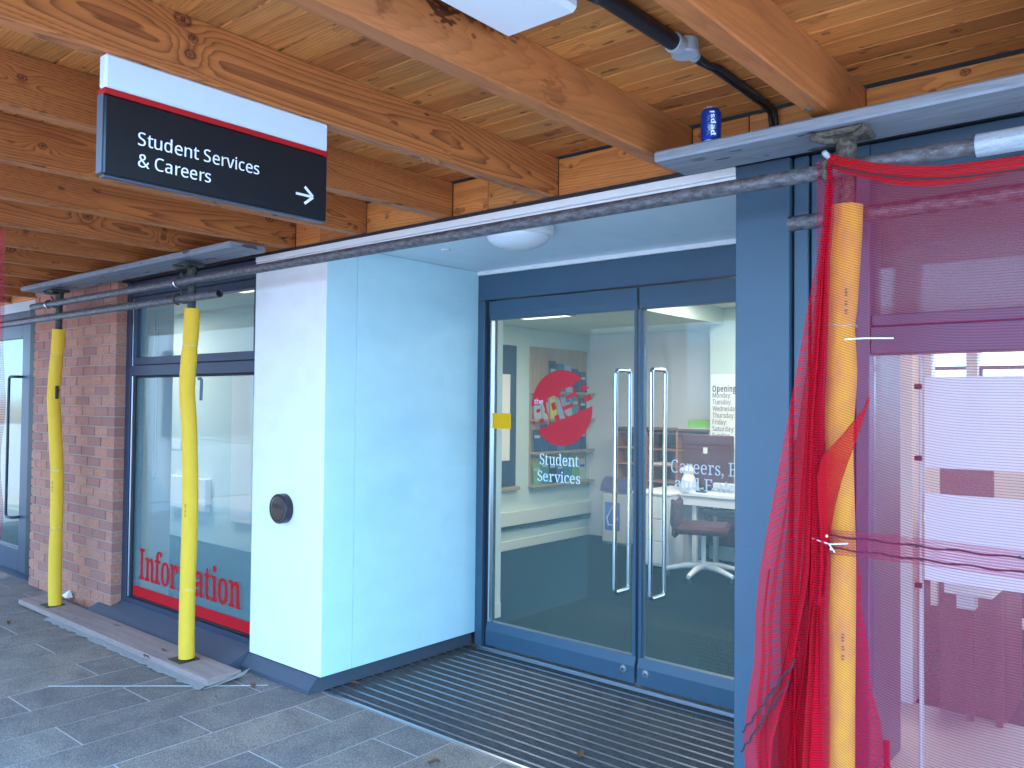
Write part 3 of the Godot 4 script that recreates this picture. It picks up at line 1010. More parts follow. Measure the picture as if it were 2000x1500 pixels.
# ------------------------------------------------------------------ timber canopy
func build_canopy() -> void:
	rng.seed = 8
	var C := thing("timber_canopy", "timber canopy of brown joists and knotty boards over the walkway", "canopy", Vector3(-4, 2.49, -1.7))
	for k in range(-3, 18):
		var x := -0.866 - 0.638 * k
		if k == 1: pass
		var m: Material = M["joist%d" % ((k * 3 + 1) & 3)]
		if k == 1 or k == 0: m = M.joist_plain
		var uo := Vector2(rng.randf() * 3.0, 0.0)
		if k == 1: uo = Vector2(0.0, 0.0)
		joist(C, x, m, uo, k)
	# infill between the joist ends
	for k in range(-3, 17):
		var x1 := -0.866 - 0.638 * k - 0.067
		var x0 := -0.866 - 0.638 * (k + 1)
		var m: Material = M["board%d" % ((k + 12) % 6)]
		if (k + 8) % 2 == 0:
			var xm := x0 + 0.23
			obj("infill_board", MB.new().bb(x0 + 0.001, xm - 0.003, 2.492, 2.657, -2.86, -2.822, 0.003, Vector2(rng.randf() * 2, rng.randf())), M["board1"], C)
			obj("infill_board", MB.new().bb(xm + 0.003, x1 - 0.001, 2.492, 2.657, -2.86, -2.818, 0.003, Vector2(rng.randf() * 2, rng.randf())), m, C)
		else:
			obj("infill_board", MB.new().bb(x0 + 0.001, x1 - 0.001, 2.492, 2.657, -2.86, -2.82, 0.003, Vector2(rng.randf() * 2, rng.randf())), m, C)
	# boards on top, butt jointed over the joists
	for r in 24:
		var z1 := -2.80 + r * 0.0985 + 0.0985
		var x := 1.05 - (r % 3) * 0.638
		while x > -12.2:
			var L := 0.638 * (3 + rng.randi() % 3)
			var tone := rng.randi() % 6
			obj("ceiling_board", MB.new().bb(x - L + 0.0015, x - 0.0015, 2.6605 + rng.randf_range(0, 0.0012), 2.684, z1 - 0.0985 + 0.0008, z1 - 0.0008, 0.0035, Vector2(rng.randf() * 2.5, rng.randf() * 1.2)), M["board%d" % tone], C)
			x -= L
	var bolt := MB.new().lathe([Vector2(0.0, -0.005), Vector2(0.009, -0.004), Vector2(0.013, 0.0)], Vector3(-0.91, 2.4895, -2.43), Vector3.UP, 14)
	obj("bolt_head", bolt, M.rust, C)
	obj("roof_deck", MB.new().bb(-12.4, 1.5, 2.69, 2.80, -3.2, -0.40), M.roof, C)
	obj("fascia_board", MB.new().bb(-12.4, 1.5, 2.46, 2.80, -0.438, -0.402, 0.004), M["joist1"], C)

func joist(C: Node3D, x: float, m: Material, uo: Vector2, k: int) -> void:
	var b := MB.new()
	var xa := x - 0.067
	var y0 := 2.49
	var y1 := 2.659
	var za := -2.819
	var zb := -0.44
	var e := 0.005
	# faces laid out by hand so that the grain runs true on each
	var L := zb - za
	var vs := 0.19
	b.face([Vector3(x, y0 + e, zb), Vector3(x, y0 + e, za), Vector3(x, y1, za), Vector3(x, y1, zb)], [uo + Vector2(0, 0.165), uo + Vector2(L, 0.165), uo + Vector2(L, 0.0), uo])
	b.face([Vector3(xa, y0 + e, za), Vector3(xa, y0 + e, zb), Vector3(xa, y1, zb), Vector3(xa, y1, za)], [uo + Vector2(L, 0.165), uo + Vector2(0, 0.165), uo, uo + Vector2(L, 0)])
	b.face([Vector3(xa + e, y0, za), Vector3(x - e, y0, za), Vector3(x - e, y0, zb), Vector3(xa + e, y0, zb)], [uo + Vector2(L + 1.3, 0.06), uo + Vector2(L + 1.3, 0.12), uo + Vector2(1.3, 0.12), uo + Vector2(1.3, 0.06)])
	b.face([Vector3(x - e, y0, za), Vector3(x, y0 + e, za), Vector3(x, y0 + e, zb), Vector3(x - e, y0, zb)], [uo + Vector2(L, 0.17), uo + Vector2(L, 0.175), uo + Vector2(0, 0.175), uo + Vector2(0, 0.17)])
	b.face([Vector3(xa, y0 + e, za), Vector3(xa + e, y0, za), Vector3(xa + e, y0, zb), Vector3(xa, y0 + e, zb)], [uo + Vector2(L, 0.17), uo + Vector2(L, 0.175), uo + Vector2(0, 0.175), uo + Vector2(0, 0.17)])
	b.face([Vector3(xa, y0, zb), Vector3(x, y0, zb), Vector3(x, y1, zb), Vector3(xa, y1, zb)], [uo, uo + Vector2(0.06, 0), uo + Vector2(0.06, 0.16), uo + Vector2(0, 0.16)])
	obj("joist", b, m, C)

# ------------------------------------------------------------------ scaffolding
func build_scaffold() -> void:
	rng.seed = 12
	var Z := -2.54
	var foamM := [Vector2(-4.708, 2.155), Vector2(-4.710, 2.02), Vector2(-4.722, 1.885), Vector2(-4.733, 1.75), Vector2(-4.734, 1.64), Vector2(-4.712, 1.52), Vector2(-4.699, 1.40), Vector2(-4.688, 1.15), Vector2(-4.685, 0.8), Vector2(-4.684, 0.47), Vector2(-4.682, 0.062)]
	var foamL := [Vector2(-6.685, 2.13), Vector2(-6.694, 2.02), Vector2(-6.715, 1.88), Vector2(-6.734, 1.70), Vector2(-6.736, 1.60), Vector2(-6.715, 1.46), Vector2(-6.690, 1.286), Vector2(-6.66, 1.05), Vector2(-6.644, 0.7), Vector2(-6.636, 0.364), Vector2(-6.628, 0.056)]
	var foamR := [Vector2(-0.836, 2.209), Vector2(-0.840, 2.1), Vector2(-0.848, 1.964), Vector2(-0.854, 1.80), Vector2(-0.850, 1.70), Vector2(-0.856, 1.60), Vector2(-0.862, 1.5), Vector2(-0.860, 1.35), Vector2(-0.857, 1.2), Vector2(-0.856, 1.1), Vector2(-0.857, 0.6), Vector2(-0.857, 0.055)]
	prop(Vector3(-4.695, 0, Z), foamM, 2.40, M.prop_green, M.foam, "yellow padded scaffold prop in front of the information window", [1.93, 0.47], 0.046)
	prop(Vector3(-6.655, 0, Z), foamL, 2.40, M.prop_green, M.foam, "yellow padded scaffold prop in front of the brick pier", [1.93, 1.06, 0.62], 0.046)
	var clip := MB.new().bb(-6.694, -6.672, 1.60, 1.70, Z - 0.008, Z + 0.012, 0.003)
	clip.tube([Vector3(-6.690, 1.665, Z), Vector3(-6.655, 1.668, Z), Vector3(-6.645, 1.664, Z)], 0.005, 6)
	obj("clip", clip, M.black, get_node("scaffold_prop_001"))
	prop(Vector3(-0.850, 0, Z), foamR, 2.40, M.rust, M.foam_worn, "worn orange yellow padded prop wrapped in red netting", [1.845], 0.046)
	# long tubes and their couplers
	tube_thing("scaffold_tube", Vector3(-7.05, 2.318, -2.483), Vector3(1.2, 2.304, -2.483), M.tube, "long upper grey scaffold tube running across the whole entrance")
	tube_thing("scaffold_tube", Vector3(-8.3, 2.222, -2.487), Vector3(-4.30, 2.210, -2.487), M.tube, "shorter lower scaffold tube with open end before the window")
	tube_thing("scaffold_tube", Vector3(-1.035, 2.190, -2.60), Vector3(1.2, 2.194, -2.60), M.tube, "short lower scaffold tube starting at the blue pilaster behind netting")
	var sl := obj("sleeve_coupler", MB.new().tube([Vector3(-0.475, 2.306, -2.483), Vector3(0.1, 2.305, -2.483)], 0.031, 20), M.tube_light)
	tag(sl, "pale galvanised sleeve joining the upper tube at the right edge", "coupler")
	var k := 0
	for q in [[-4.695, 2.313, "band coupler clamping the upper tube to the window prop"], [-6.655, 2.317, "band coupler clamping the upper tube to the brick pier prop"], [-4.695, 2.211, "band coupler clamping the lower tube to the window prop"]]:
		var c := thing("band_coupler", q[2], "coupler", Vector3(q[0], q[1], -2.51), "scaffold couplers")
		var b := MB.new()
		var pts := []
		for s in 13:
			var an := -1.9 + s * 0.32
			pts.append(Vector3(q[0] - 0.075, q[1] + 0.031 * sin(an), -2.485 + 0.031 * cos(an)))
		b.tube(pts, 0.006, 6)
		obj("bolt_strap", b, M.steel if k < 2 else M.rust, c)
		b = MB.new()
		b.box(Vector3(q[0] - 0.045, q[1], -2.5145), Vector3(0.05, 0.052, 0.028), 0.006)
		b.tube([Vector3(q[0] - 0.075, q[1] + 0.03, -2.52), Vector3(q[0] - 0.075, q[1] + 0.062, -2.50)], 0.006, 6)
		obj("body", b, M.rust, c)
		k += 1
	var c := thing("band_coupler", "rusty coupler under the netting at the top of the right prop", "coupler", Vector3(-0.85, 2.26, -2.5), "scaffold couplers")
	var b := MB.new()
	var pts := []
	for s in 15:
		var an := -2.2 + s * 0.31
		pts.append(Vector3(-0.872, 2.304 + 0.036 * sin(an), -2.486 + 0.036 * cos(an)))
	b.tube(pts, 0.009, 6)
	b.box(Vector3(-0.86, 2.30, -2.523), Vector3(0.06, 0.07, 0.02), 0.008)
	obj("body", b, M.rust, c)
	obj("bolt_head", MB.new().lathe([Vector2(0, 0.01), Vector2(0.007, 0.008), Vector2(0.009, 0.0), Vector2(0.006, -0.03)], Vector3(-0.866, 2.350, -2.445), Vector3(-0.3, 0.5, 0.8).normalized(), 12), M.grey_plastic, c)
	# scaffold boards on the prop heads
	var bd := obj("scaffold_board", MB.new().bb(-1.448, 1.3, 2.430, 2.466, -2.662, -2.440, 0.007, Vector2(0.2, 0.05)), M.scaffold_board)
	tag(bd, "weathered grey scaffold board carrying the blue can", "board", "scaffold boards on the props")
	bd = obj("scaffold_board", MB.new().bb(-7.16, -4.10, 2.446, 2.482, -2.655, -2.430, 0.007, Vector2(1.2, 0.15)), M.scaffold_board)
	tag(bd, "weathered grey scaffold board over the brick pier", "board", "scaffold boards on the props")
	# sole board under the two left props
	b = MB.new().bb(-7.05, -4.262, 0.010, 0.050, -2.648, -2.432, 0.004, Vector2(0.3, 0.05))
	tag(obj("sole_board", b, M.sole_board), "long brown sole board on the pavement under both left props", "board")

func tube_thing(called: String, a: Vector3, b: Vector3, m: Material, label: String) -> void:
	var t := MB.new()
	t.tube([a, a.lerp(b, 0.5), b], 0.0242, 18, false)
	# open ends with a wall thickness
	var d := (b - a).normalized()
	for e in [a, b]:
		var inn: Vector3 = d if e == a else -d
		t.lathe([Vector2(0.0242, 0.0), Vector2(0.0200, 0.0), Vector2(0.0200, 0.25), Vector2(0.0, 0.25)], e, inn, 18, true)
	tag(obj(called, t, m), label, "scaffold tube", "scaffold tubes")

func prop(base: Vector3, foam: Array, top: float, m: Material, fm: Material, label: String, ties: Array, r: float) -> void:
	var P := thing("scaffold_prop", label, "scaffold prop", Vector3(base.x, 0.05 if base.x < -2 else 0.0, base.z), "padded scaffold props")
	var y0 := 0.052 if base.x < -2 else 0.006
	var xt: float = foam[0].x
	var run := [Vector3(foam[foam.size() - 1].x, y0, base.z)]
	for k in range(foam.size() - 2, 0, -1): run.append(Vector3(foam[k].x, foam[k].y, base.z))
	run.append(Vector3(xt, foam[0].y, base.z))
	run.append(Vector3(xt, top - 0.02, base.z))
	obj("tube", MB.new().tube(run, 0.0242, 16), m, P)
	# padding: a foam tube that bulges and creases
	var pts := []
	var rad := []
	var N := 46
	for i in N:
		var q := float(i) / (N - 1) * (foam.size() - 1)
		var k := mini(int(q), foam.size() - 2)
		var f := q - k
		var p0: Vector2 = foam[maxi(k - 1, 0)]
		var p1: Vector2 = foam[k]
		var p2: Vector2 = foam[k + 1]
		var p3: Vector2 = foam[mini(k + 2, foam.size() - 1)]
		var c := p1.cubic_interpolate(p2, p0, p3, f)
		pts.append(Vector3(c.x, c.y, base.z + 0.004 * sin(c.y * 5.0)))
		var rr := r * (1.0 + 0.015 * sin(c.y * 7.0 + base.x))
		for t in ties: rr -= 0.004 * exp(-pow((c.y - t) / 0.03, 2))
		rad.append(rr)
	obj("foam_sleeve", MB.new().tube(pts, rad, 22, true), fm, P)
	for t in ties:
		var cx := xt
		for i in N - 1:
			if pts[i].y >= t and pts[i + 1].y < t: cx = pts[i].x
		var ring := []
		for s in 20: ring.append(Vector3(cx + r * 0.985 * cos(TAU * s / 20), t + 0.003 * sin(s * 1.3), base.z + r * 0.985 * sin(TAU * s / 20)))
		obj("tie", MB.new().tube(ring, 0.0022, 6, false, true), M.tape, P)
	var marks := MB.new()
	for q in [[1.0, 0], [2.0, 1]]:
		var yy: float = [1.62, 0.98][q[1]] if base.x < -2 else [1.95, 0.93][q[1]]
		var cx := xt
		for i in N - 1:
			if pts[i].y >= yy and pts[i + 1].y < yy: cx = pts[i].x
		var an := 0.55
		for k in 9:
			if k in [3, 6]: continue
			marks.xf = Transform3D(Basis(Vector3.UP, an), Vector3(cx + sin(an) * r * 1.004, yy - k * 0.009, base.z + cos(an) * r * 1.004))
			marks.box(Vector3.ZERO, Vector3(0.006 + 0.002 * (k % 2), 0.0045, 0.0012))
	obj("printed_marks", marks, M.rust, P).set_meta("kind", "stuff")
	# forked head carrying the board
	var b := MB.new()
	b.bb(xt - 0.072, xt + 0.072, top + 0.010, top + 0.0285, base.z - 0.05, base.z + 0.075, 0.006)
	for sx in [-1, 1]:
		b.tube([Vector3(xt + sx * 0.02, top + 0.006, base.z + 0.02), Vector3(xt + sx * 0.05, top + 0.002, base.z + 0.06), Vector3(xt + sx * 0.080, top + 0.012, base.z + 0.078)], 0.012, 8)
	b.tube([Vector3(xt, top - 0.06, base.z), Vector3(xt, top + 0.02, base.z)], 0.030, 14)
	obj("fork_head", b, m, P)
	b = MB.new()
	b.bb(base.x - 0.07, base.x + 0.07, y0 - 0.0015, y0 + 0.004, base.z - 0.055, base.z + 0.075, 0.001)
	obj("base_plate", b, m, P)

# ------------------------------------------------------------------ red netting
func interp(a: Array, y: float) -> float:
	for i in a.size() - 1:
		if y <= a[i].y and y >= a[i + 1].y:
			return lerpf(a[i].x, a[i + 1].x, (a[i].y - y) / maxf(a[i].y - a[i + 1].y, 1e-5))
	return a[0].x if y > a[0].y else a[a.size() - 1].x

func sheet(called: String, fn: Callable, nu: int, nv: int, m: Material, parent: Node) -> void:
	var pts := []
	var uv := []
	for r in nv + 1:
		var row := []
		var ur := []
		for c in nu + 1:
			row.append(fn.call(float(c) / nu, float(r) / nv))
			if c == 0: ur.append(Vector2(0, 0))
			else: ur.append(ur[c - 1] + Vector2((row[c] - row[c - 1]).length(), 0))
		pts.append(row); uv.append(ur)
	for c in nu + 1:
		var run := 0.0
		for r in nv + 1:
			if r > 0: run += (pts[r][c] - pts[r - 1][c]).length()
			uv[r][c].y = run
	var b := MB.new()
	b.patch(pts, uv)
	obj(called, b, m, parent)

func build_netting() -> void:
	var N := thing("debris_netting", "red debris netting hung from the right prop and draped over it", "netting", Vector3(-0.4, 0, -2.46))
	var top := func(x: float) -> float: return 2.344 - 0.115 * (1.0 - exp(-(x + 0.866) * 5.0)) + 0.004 * sin(x * 14.0)
	# flat panel in front of the padding
	sheet("panel", func(s: float, t: float) -> Vector3:
		var x := lerpf(-0.895, 1.25, s)
		var y := lerpf(top.call(x) - 0.022, 0.05, t)
		var near := exp(-pow((x + 0.85) / 0.07, 2))
		var slack := 0.012 * sin(x * 6.0 + y * 1.2) * (1.0 - near) + 0.006 * sin(y * 5.0 + x * 3.0) * (1.0 - near)
		var tie := exp(-pow((y - 1.2) / 0.07, 2))
		return Vector3(x, y - 0.02 * (1.0 - tie) * 0.0, -2.452 - 0.034 * (1.0 - near) * 0.4 - 0.026 * tie * near + slack * 0.6), 60, 70, M.net, N)
	# doubled hem along the top with its black edge cord
	sheet("hem", func(s: float, t: float) -> Vector3:
		var x := lerpf(-0.862, 1.25, s)
		var y: float = top.call(x) + lerpf(0.010, -0.026 - 0.022 * exp(-pow((x + 0.62) / 0.2, 2)), t)
		return Vector3(x, y, -2.449 + 0.004 * sin(x * 9.0)), 50, 3, M.net_dense, N)
	var cord := []
	for i in 60:
		var x := lerpf(-0.862, 1.25, i / 59.0)
		cord.append(Vector3(x, top.call(x) - 0.022 - 0.006 * sin(x * 2.0 + 2.0), -2.446 + 0.004 * sin(x * 9.0)))
	obj("edge_cord", MB.new().tube(cord, 0.0028, 6), M.rope, N)
	for q in [1.222, 1.186]:
		cord = []
		for i in 120:
			var x := lerpf(-0.90, 1.25, i / 119.0)
			var near := exp(-pow((x + 0.85) / 0.07, 2))
			cord.append(Vector3(x, q + 0.0022 * sin(x * 55.0 + q * 40.0) + 0.004 * sin(x * 4.0), -2.449 - 0.020 * near * 0.5 - 0.0136 * (1.0 - near)))
		obj("lacing_cord", MB.new().tube(cord, 0.0030, 6), M.rope, N)
		# eyelets strung on the cord
		for k in 7:
			var x := -0.86 + k * 0.243 + (0.012 if q < 1.2 else 0.0)
			obj("eyelet", MB.new().lathe([Vector2(0, 0.002), Vector2(0.0042, 0.001), Vector2(0.0046, 0.0), Vector2(0, -0.002)], Vector3(x, q, -2.446), Vector3.BACK, 12), M.rope if k > 0 else M.tape, N)
	sheet("lacing_band", func(s: float, t: float) -> Vector3:
		var x := lerpf(-0.89, 1.25, s)
		return Vector3(x, lerpf(1.24, 1.168, t) + 0.003 * sin(x * 7.0), -2.4535), 30, 2, M.net, N)
	# gathered curtain left of the padding, in overlapping folds
	var L := [Vector2(-0.872, 2.354), Vector2(-0.882, 2.171), Vector2(-0.900, 2.05), Vector2(-0.928, 1.899), Vector2(-0.959, 1.715), Vector2(-0.984, 1.575), Vector2(-1.017, 1.387), Vector2(-1.041, 1.259), Vector2(-1.07, 1.099), Vector2(-1.086, 0.955), Vector2(-1.089, 0.812), Vector2(-1.112, 0.681), Vector2(-1.126, 0.551), Vector2(-1.121, 0.473), Vector2(-1.112, 0.381), Vector2(-1.10, 0.05)]
	var Rr := [Vector2(-0.848, 2.36), Vector2(-0.852, 2.166), Vector2(-0.862, 2.046), Vector2(-0.866, 1.894), Vector2(-0.872, 1.713), Vector2(-0.878, 1.577), Vector2(-0.875, 1.396), Vector2(-0.866, 1.127), Vector2(-0.875, 0.991), Vector2(-0.876, 0.545), Vector2(-0.876, 0.05)]
	sheet("fold", func(s: float, t: float) -> Vector3:
		var y := lerpf(2.35, 0.04, t)
		var a := interp(L, y)
		var w := interp(Rr, y) - a
		return Vector3(a + w * s, y, -2.478 + 0.22 * w * sin(s * 8.0 + y * 0.8) * 0.5), 26, 46, M.net_mid, N)
	sheet("fold", func(s: float, t: float) -> Vector3:
		var y := lerpf(2.34, 0.04, t)
		var a := interp(L, y)
		var w := interp(Rr, y) - a
		var q := 0.42 + 0.60 * s + 0.05 * sin(s * 18.0 + y * 2.6) + 0.03 * sin(y * 4.0)
		return Vector3(a + w * q, y, -2.458 + 0.12 * w * sin(s * 15.0 + y * 1.7)), 40, 46, M.net_mid, N)
	sheet("fold", func(s: float, t: float) -> Vector3:
		var y := lerpf(2.32, 0.04, t)
		var a := interp(L, y)
		var w := interp(Rr, y) - a
		var lean := clampf((1.05 - y) * 0.9, 0.0, 0.42)
		var q := 0.66 - lean + (0.36 + lean) * s + 0.045 * sin(s * 21.0 - y * 3.4)
		return Vector3(a + w * minf(q, 1.04), y, -2.446 + 0.10 * w * sin(s * 17.0 - y * 2.2)), 40, 46, M.net_mid, N)
	sheet("fold", func(s: float, t: float) -> Vector3:
		var y := lerpf(1.02, 0.04, t)
		var a := interp(L, y)
		var w := interp(Rr, y) - a
		var q0 := 0.86 - 0.55 * t
		return Vector3(a + w * lerpf(q0, 1.02, s + 0.05 * sin(s * 14.0 + y * 5.0)), y, -2.438 + 0.016 * sin(s * 10.0 + y * 4.0)), 24, 24, M.net_dense, N)
	# narrow creases where the cloth doubles back
	for q in [[0.30, 1.5, 0.4, 0.012], [0.20, 1.1, 0.1, 0.016], [0.62, 2.2, 0.5, 0.012], [0.78, 2.25, 1.0, 0.02]]:
		sheet("crease", func(s: float, t: float) -> Vector3:
			var y := lerpf(q[1], q[2], t)
			var a := interp(L, y)
			var w := interp(Rr, y) - a
			var wd: float = q[3] * sin(PI * clampf(t, 0.02, 0.98))
			return Vector3(a + w * (q[0] + 0.05 * sin(y * 5.0)) + (s - 0.5) * wd, y, -2.452 + 0.006 * sin(s * 6.0)), 4, 22, M.net_mid, N)
	# twisted tongue across the padding
	var ta := [Vector2(-0.739, 1.631), Vector2(-0.756, 1.593), Vector2(-0.812, 1.519), Vector2(-0.868, 1.456), Vector2(-0.882, 1.396), Vector2(-0.880, 1.314), Vector2(-0.872, 1.20), Vector2(-0.868, 1.05)]
	var tb := [Vector2(-0.738, 1.629), Vector2(-0.750, 1.588), Vector2(-0.776, 1.505), Vector2(-0.798, 1.445), Vector2(-0.815, 1.39), Vector2(-0.832, 1.32), Vector2(-0.852, 1.20), Vector2(-0.866, 1.04)]
	sheet("tongue", func(s: float, t: float) -> Vector3:
		var q := t * 7.0
		var k := mini(int(q), 6)
		var pa: Vector2 = ta[k].lerp(ta[k + 1], q - k)
		var pb: Vector2 = tb[k].lerp(tb[k + 1], q - k)
		var p := pa.lerp(pb, s)
		return Vector3(p.x, p.y, -2.437 + 0.010 * sin(s * 4.0 + t * 3.0)), 8, 42, M.net_dense, N)
	# skirt hanging behind the padding
	var sk := [Vector2(-0.83, 1.16), Vector2(-0.815, 1.083), Vector2(-0.793, 0.905), Vector2(-0.771, 0.743), Vector2(-0.747, 0.629), Vector2(-0.714, 0.52), Vector2(-0.66, 0.05)]
	sheet("skirt", func(s: float, t: float) -> Vector3:
		var y := lerpf(1.15, 0.05, t)
		return Vector3(lerpf(-0.90, interp(sk, y) + 0.004 * sin(y * 30.0), s), y, -2.60 + 0.012 * sin(s * 5.0 + y * 4.0)), 10, 30, M.net_mid, N)
	obj("skirt_crease", MB.new().tube([Vector3(-0.735, 0.62, -2.585), Vector3(-0.728, 0.3, -2.585), Vector3(-0.73, 0.06, -2.585)], 0.009, 8), M.net_dense, N)
	# cords sewn across the curtain, and the white string round the prop
	for q in [[Vector3(-1.113, 0.59, -2.432), Vector3(-0.944, 0.85, -2.425)], [Vector3(-1.116, 0.53, -2.432), Vector3(-0.962, 0.785, -2.425)]]:
		cord = []
		for i in 30:
			var p: Vector3 = q[0].lerp(q[1], i / 29.0)
			cord.append(p + Vector3(0.003 * sin(i * 1.7), 0.004 * sin(i * 0.9), 0.002 * sin(i * 1.1)))
		obj("lacing_cord", MB.new().tube(cord, 0.0030, 6), M.rope, N)
	obj("white_string", MB.new().tube([Vector3(-0.903, 1.211, -2.444), Vector3(-0.85, 1.200, -2.441), Vector3(-0.80, 1.207, -2.447)], 0.0022, 6), M.white_string, N)
	obj("white_string", MB.new().tube([Vector3(-0.852, 1.200, -2.440), Vector3(-0.835, 1.178, -2.440)], 0.0018, 6), M.white_string, N)
	obj("white_string", MB.new().tube([Vector3(-0.81, 1.797, -2.448), Vector3(-0.75, 1.7975, -2.446), Vector3(-0.676, 1.794, -2.445)], 0.0026, 6), M.white_string, N)
	# outer netting along the edge of the walkway, of which a sliver shows at the left edge
	var O := thing("debris_netting", "edge of red netting at the far left side of the walkway", "netting", Vector3(-6.2, 0.27, -1.25))
	sheet("panel", func(s: float, t: float) -> Vector3:
		var y := lerpf(2.33, 0.27, t)
		var edge := -3.90 + 0.035 * sin(y * 7.5 + 0.6) + 0.02 * sin(y * 13.0) - 0.12 * clampf(1.1 - y, 0.0, 1.0)
		return Vector3(lerpf(-8.8, edge, s), y, -1.25 + 0.02 * sin(s * 30.0) + 0.012 * sin(y * 6.0 + s * 9.0)), 60, 40, M.net, O)
	sheet("edge_fold", func(s: float, t: float) -> Vector3:
		var y := lerpf(2.18, 0.27, t)
		var edge := -3.90 + 0.035 * sin(y * 7.5 + 0.6) + 0.02 * sin(y * 13.0) - 0.12 * clampf(1.1 - y, 0.0, 1.0)
		return Vector3(edge - 0.07 * (1.0 - s), y, -1.235 + 0.012 * sin(y * 6.0)), 4, 40, M.net_mid, O)
	for q in [1.22, 1.18]:
		cord = []
		for i in 90:
			var x := lerpf(-8.8, -3.86, i / 89.0)
			cord.append(Vector3(x, q + 0.01 * sin(x * 3.0), -1.235 + 0.02 * sin(x * 6.0)))
		obj("lacing_cord", MB.new().tube(cord, 0.005, 6), M.rope, O)

func build_outer() -> void:
	var O := thing("debris_netting", "red netting along the open side of the walkway mirrored in the door glass", "netting", Vector3(-4.4, 0.03, 0.15))
	sheet("panel", func(s: float, t: float) -> Vector3:
		var y := lerpf(2.30, 0.03, t)
		return Vector3(lerpf(-8.2, -1.5, s), y, 0.16 + 0.03 * sin(s * 34.0) + 0.02 * sin(y * 5.0 + s * 9.0)), 70, 30, M.net, O)
	sheet("hem", func(s: float, t: float) -> Vector3:
		return Vector3(lerpf(-8.2, -1.5, s), lerpf(0.07, 0.012, t), 0.165 + 0.03 * sin(s * 34.0) + 0.01 * sin(s * 160.0)), 120, 2, M.net_dense, O)
	for q in [1.17, 1.12]:
		var cord := []
		for i in 160:
			var x := lerpf(-8.2, -1.5, i / 159.0)
			cord.append(Vector3(x, q + 0.006 * sin(x * 40.0), 0.13 + 0.03 * sin((x + 8.2) / 6.7 * 34.0)))
		obj("lacing_cord", MB.new().tube(cord, 0.007, 5), M.rope, O)
	var W := thing("rendered_wing", "long pale rendered wing closing the left end of the court", "building", Vector3(-14, 0, 5))
	obj("wall", MB.new().bb(-16.0, -13.0, -0.05, 7.0, -0.2, 16.0), M.render_wall, W)
	for k in 6: obj("window", MB.new().bb(-13.001, -12.96, 1.0, 2.4, 0.8 + k * 2.5, 2.4 + k * 2.5, 0.01), M.frame_dark, W)
	obj("coping", MB.new().bb(-16.1, -12.9, 7.001, 7.15, -0.3, 16.1, 0.02), M.bin_grey, W)

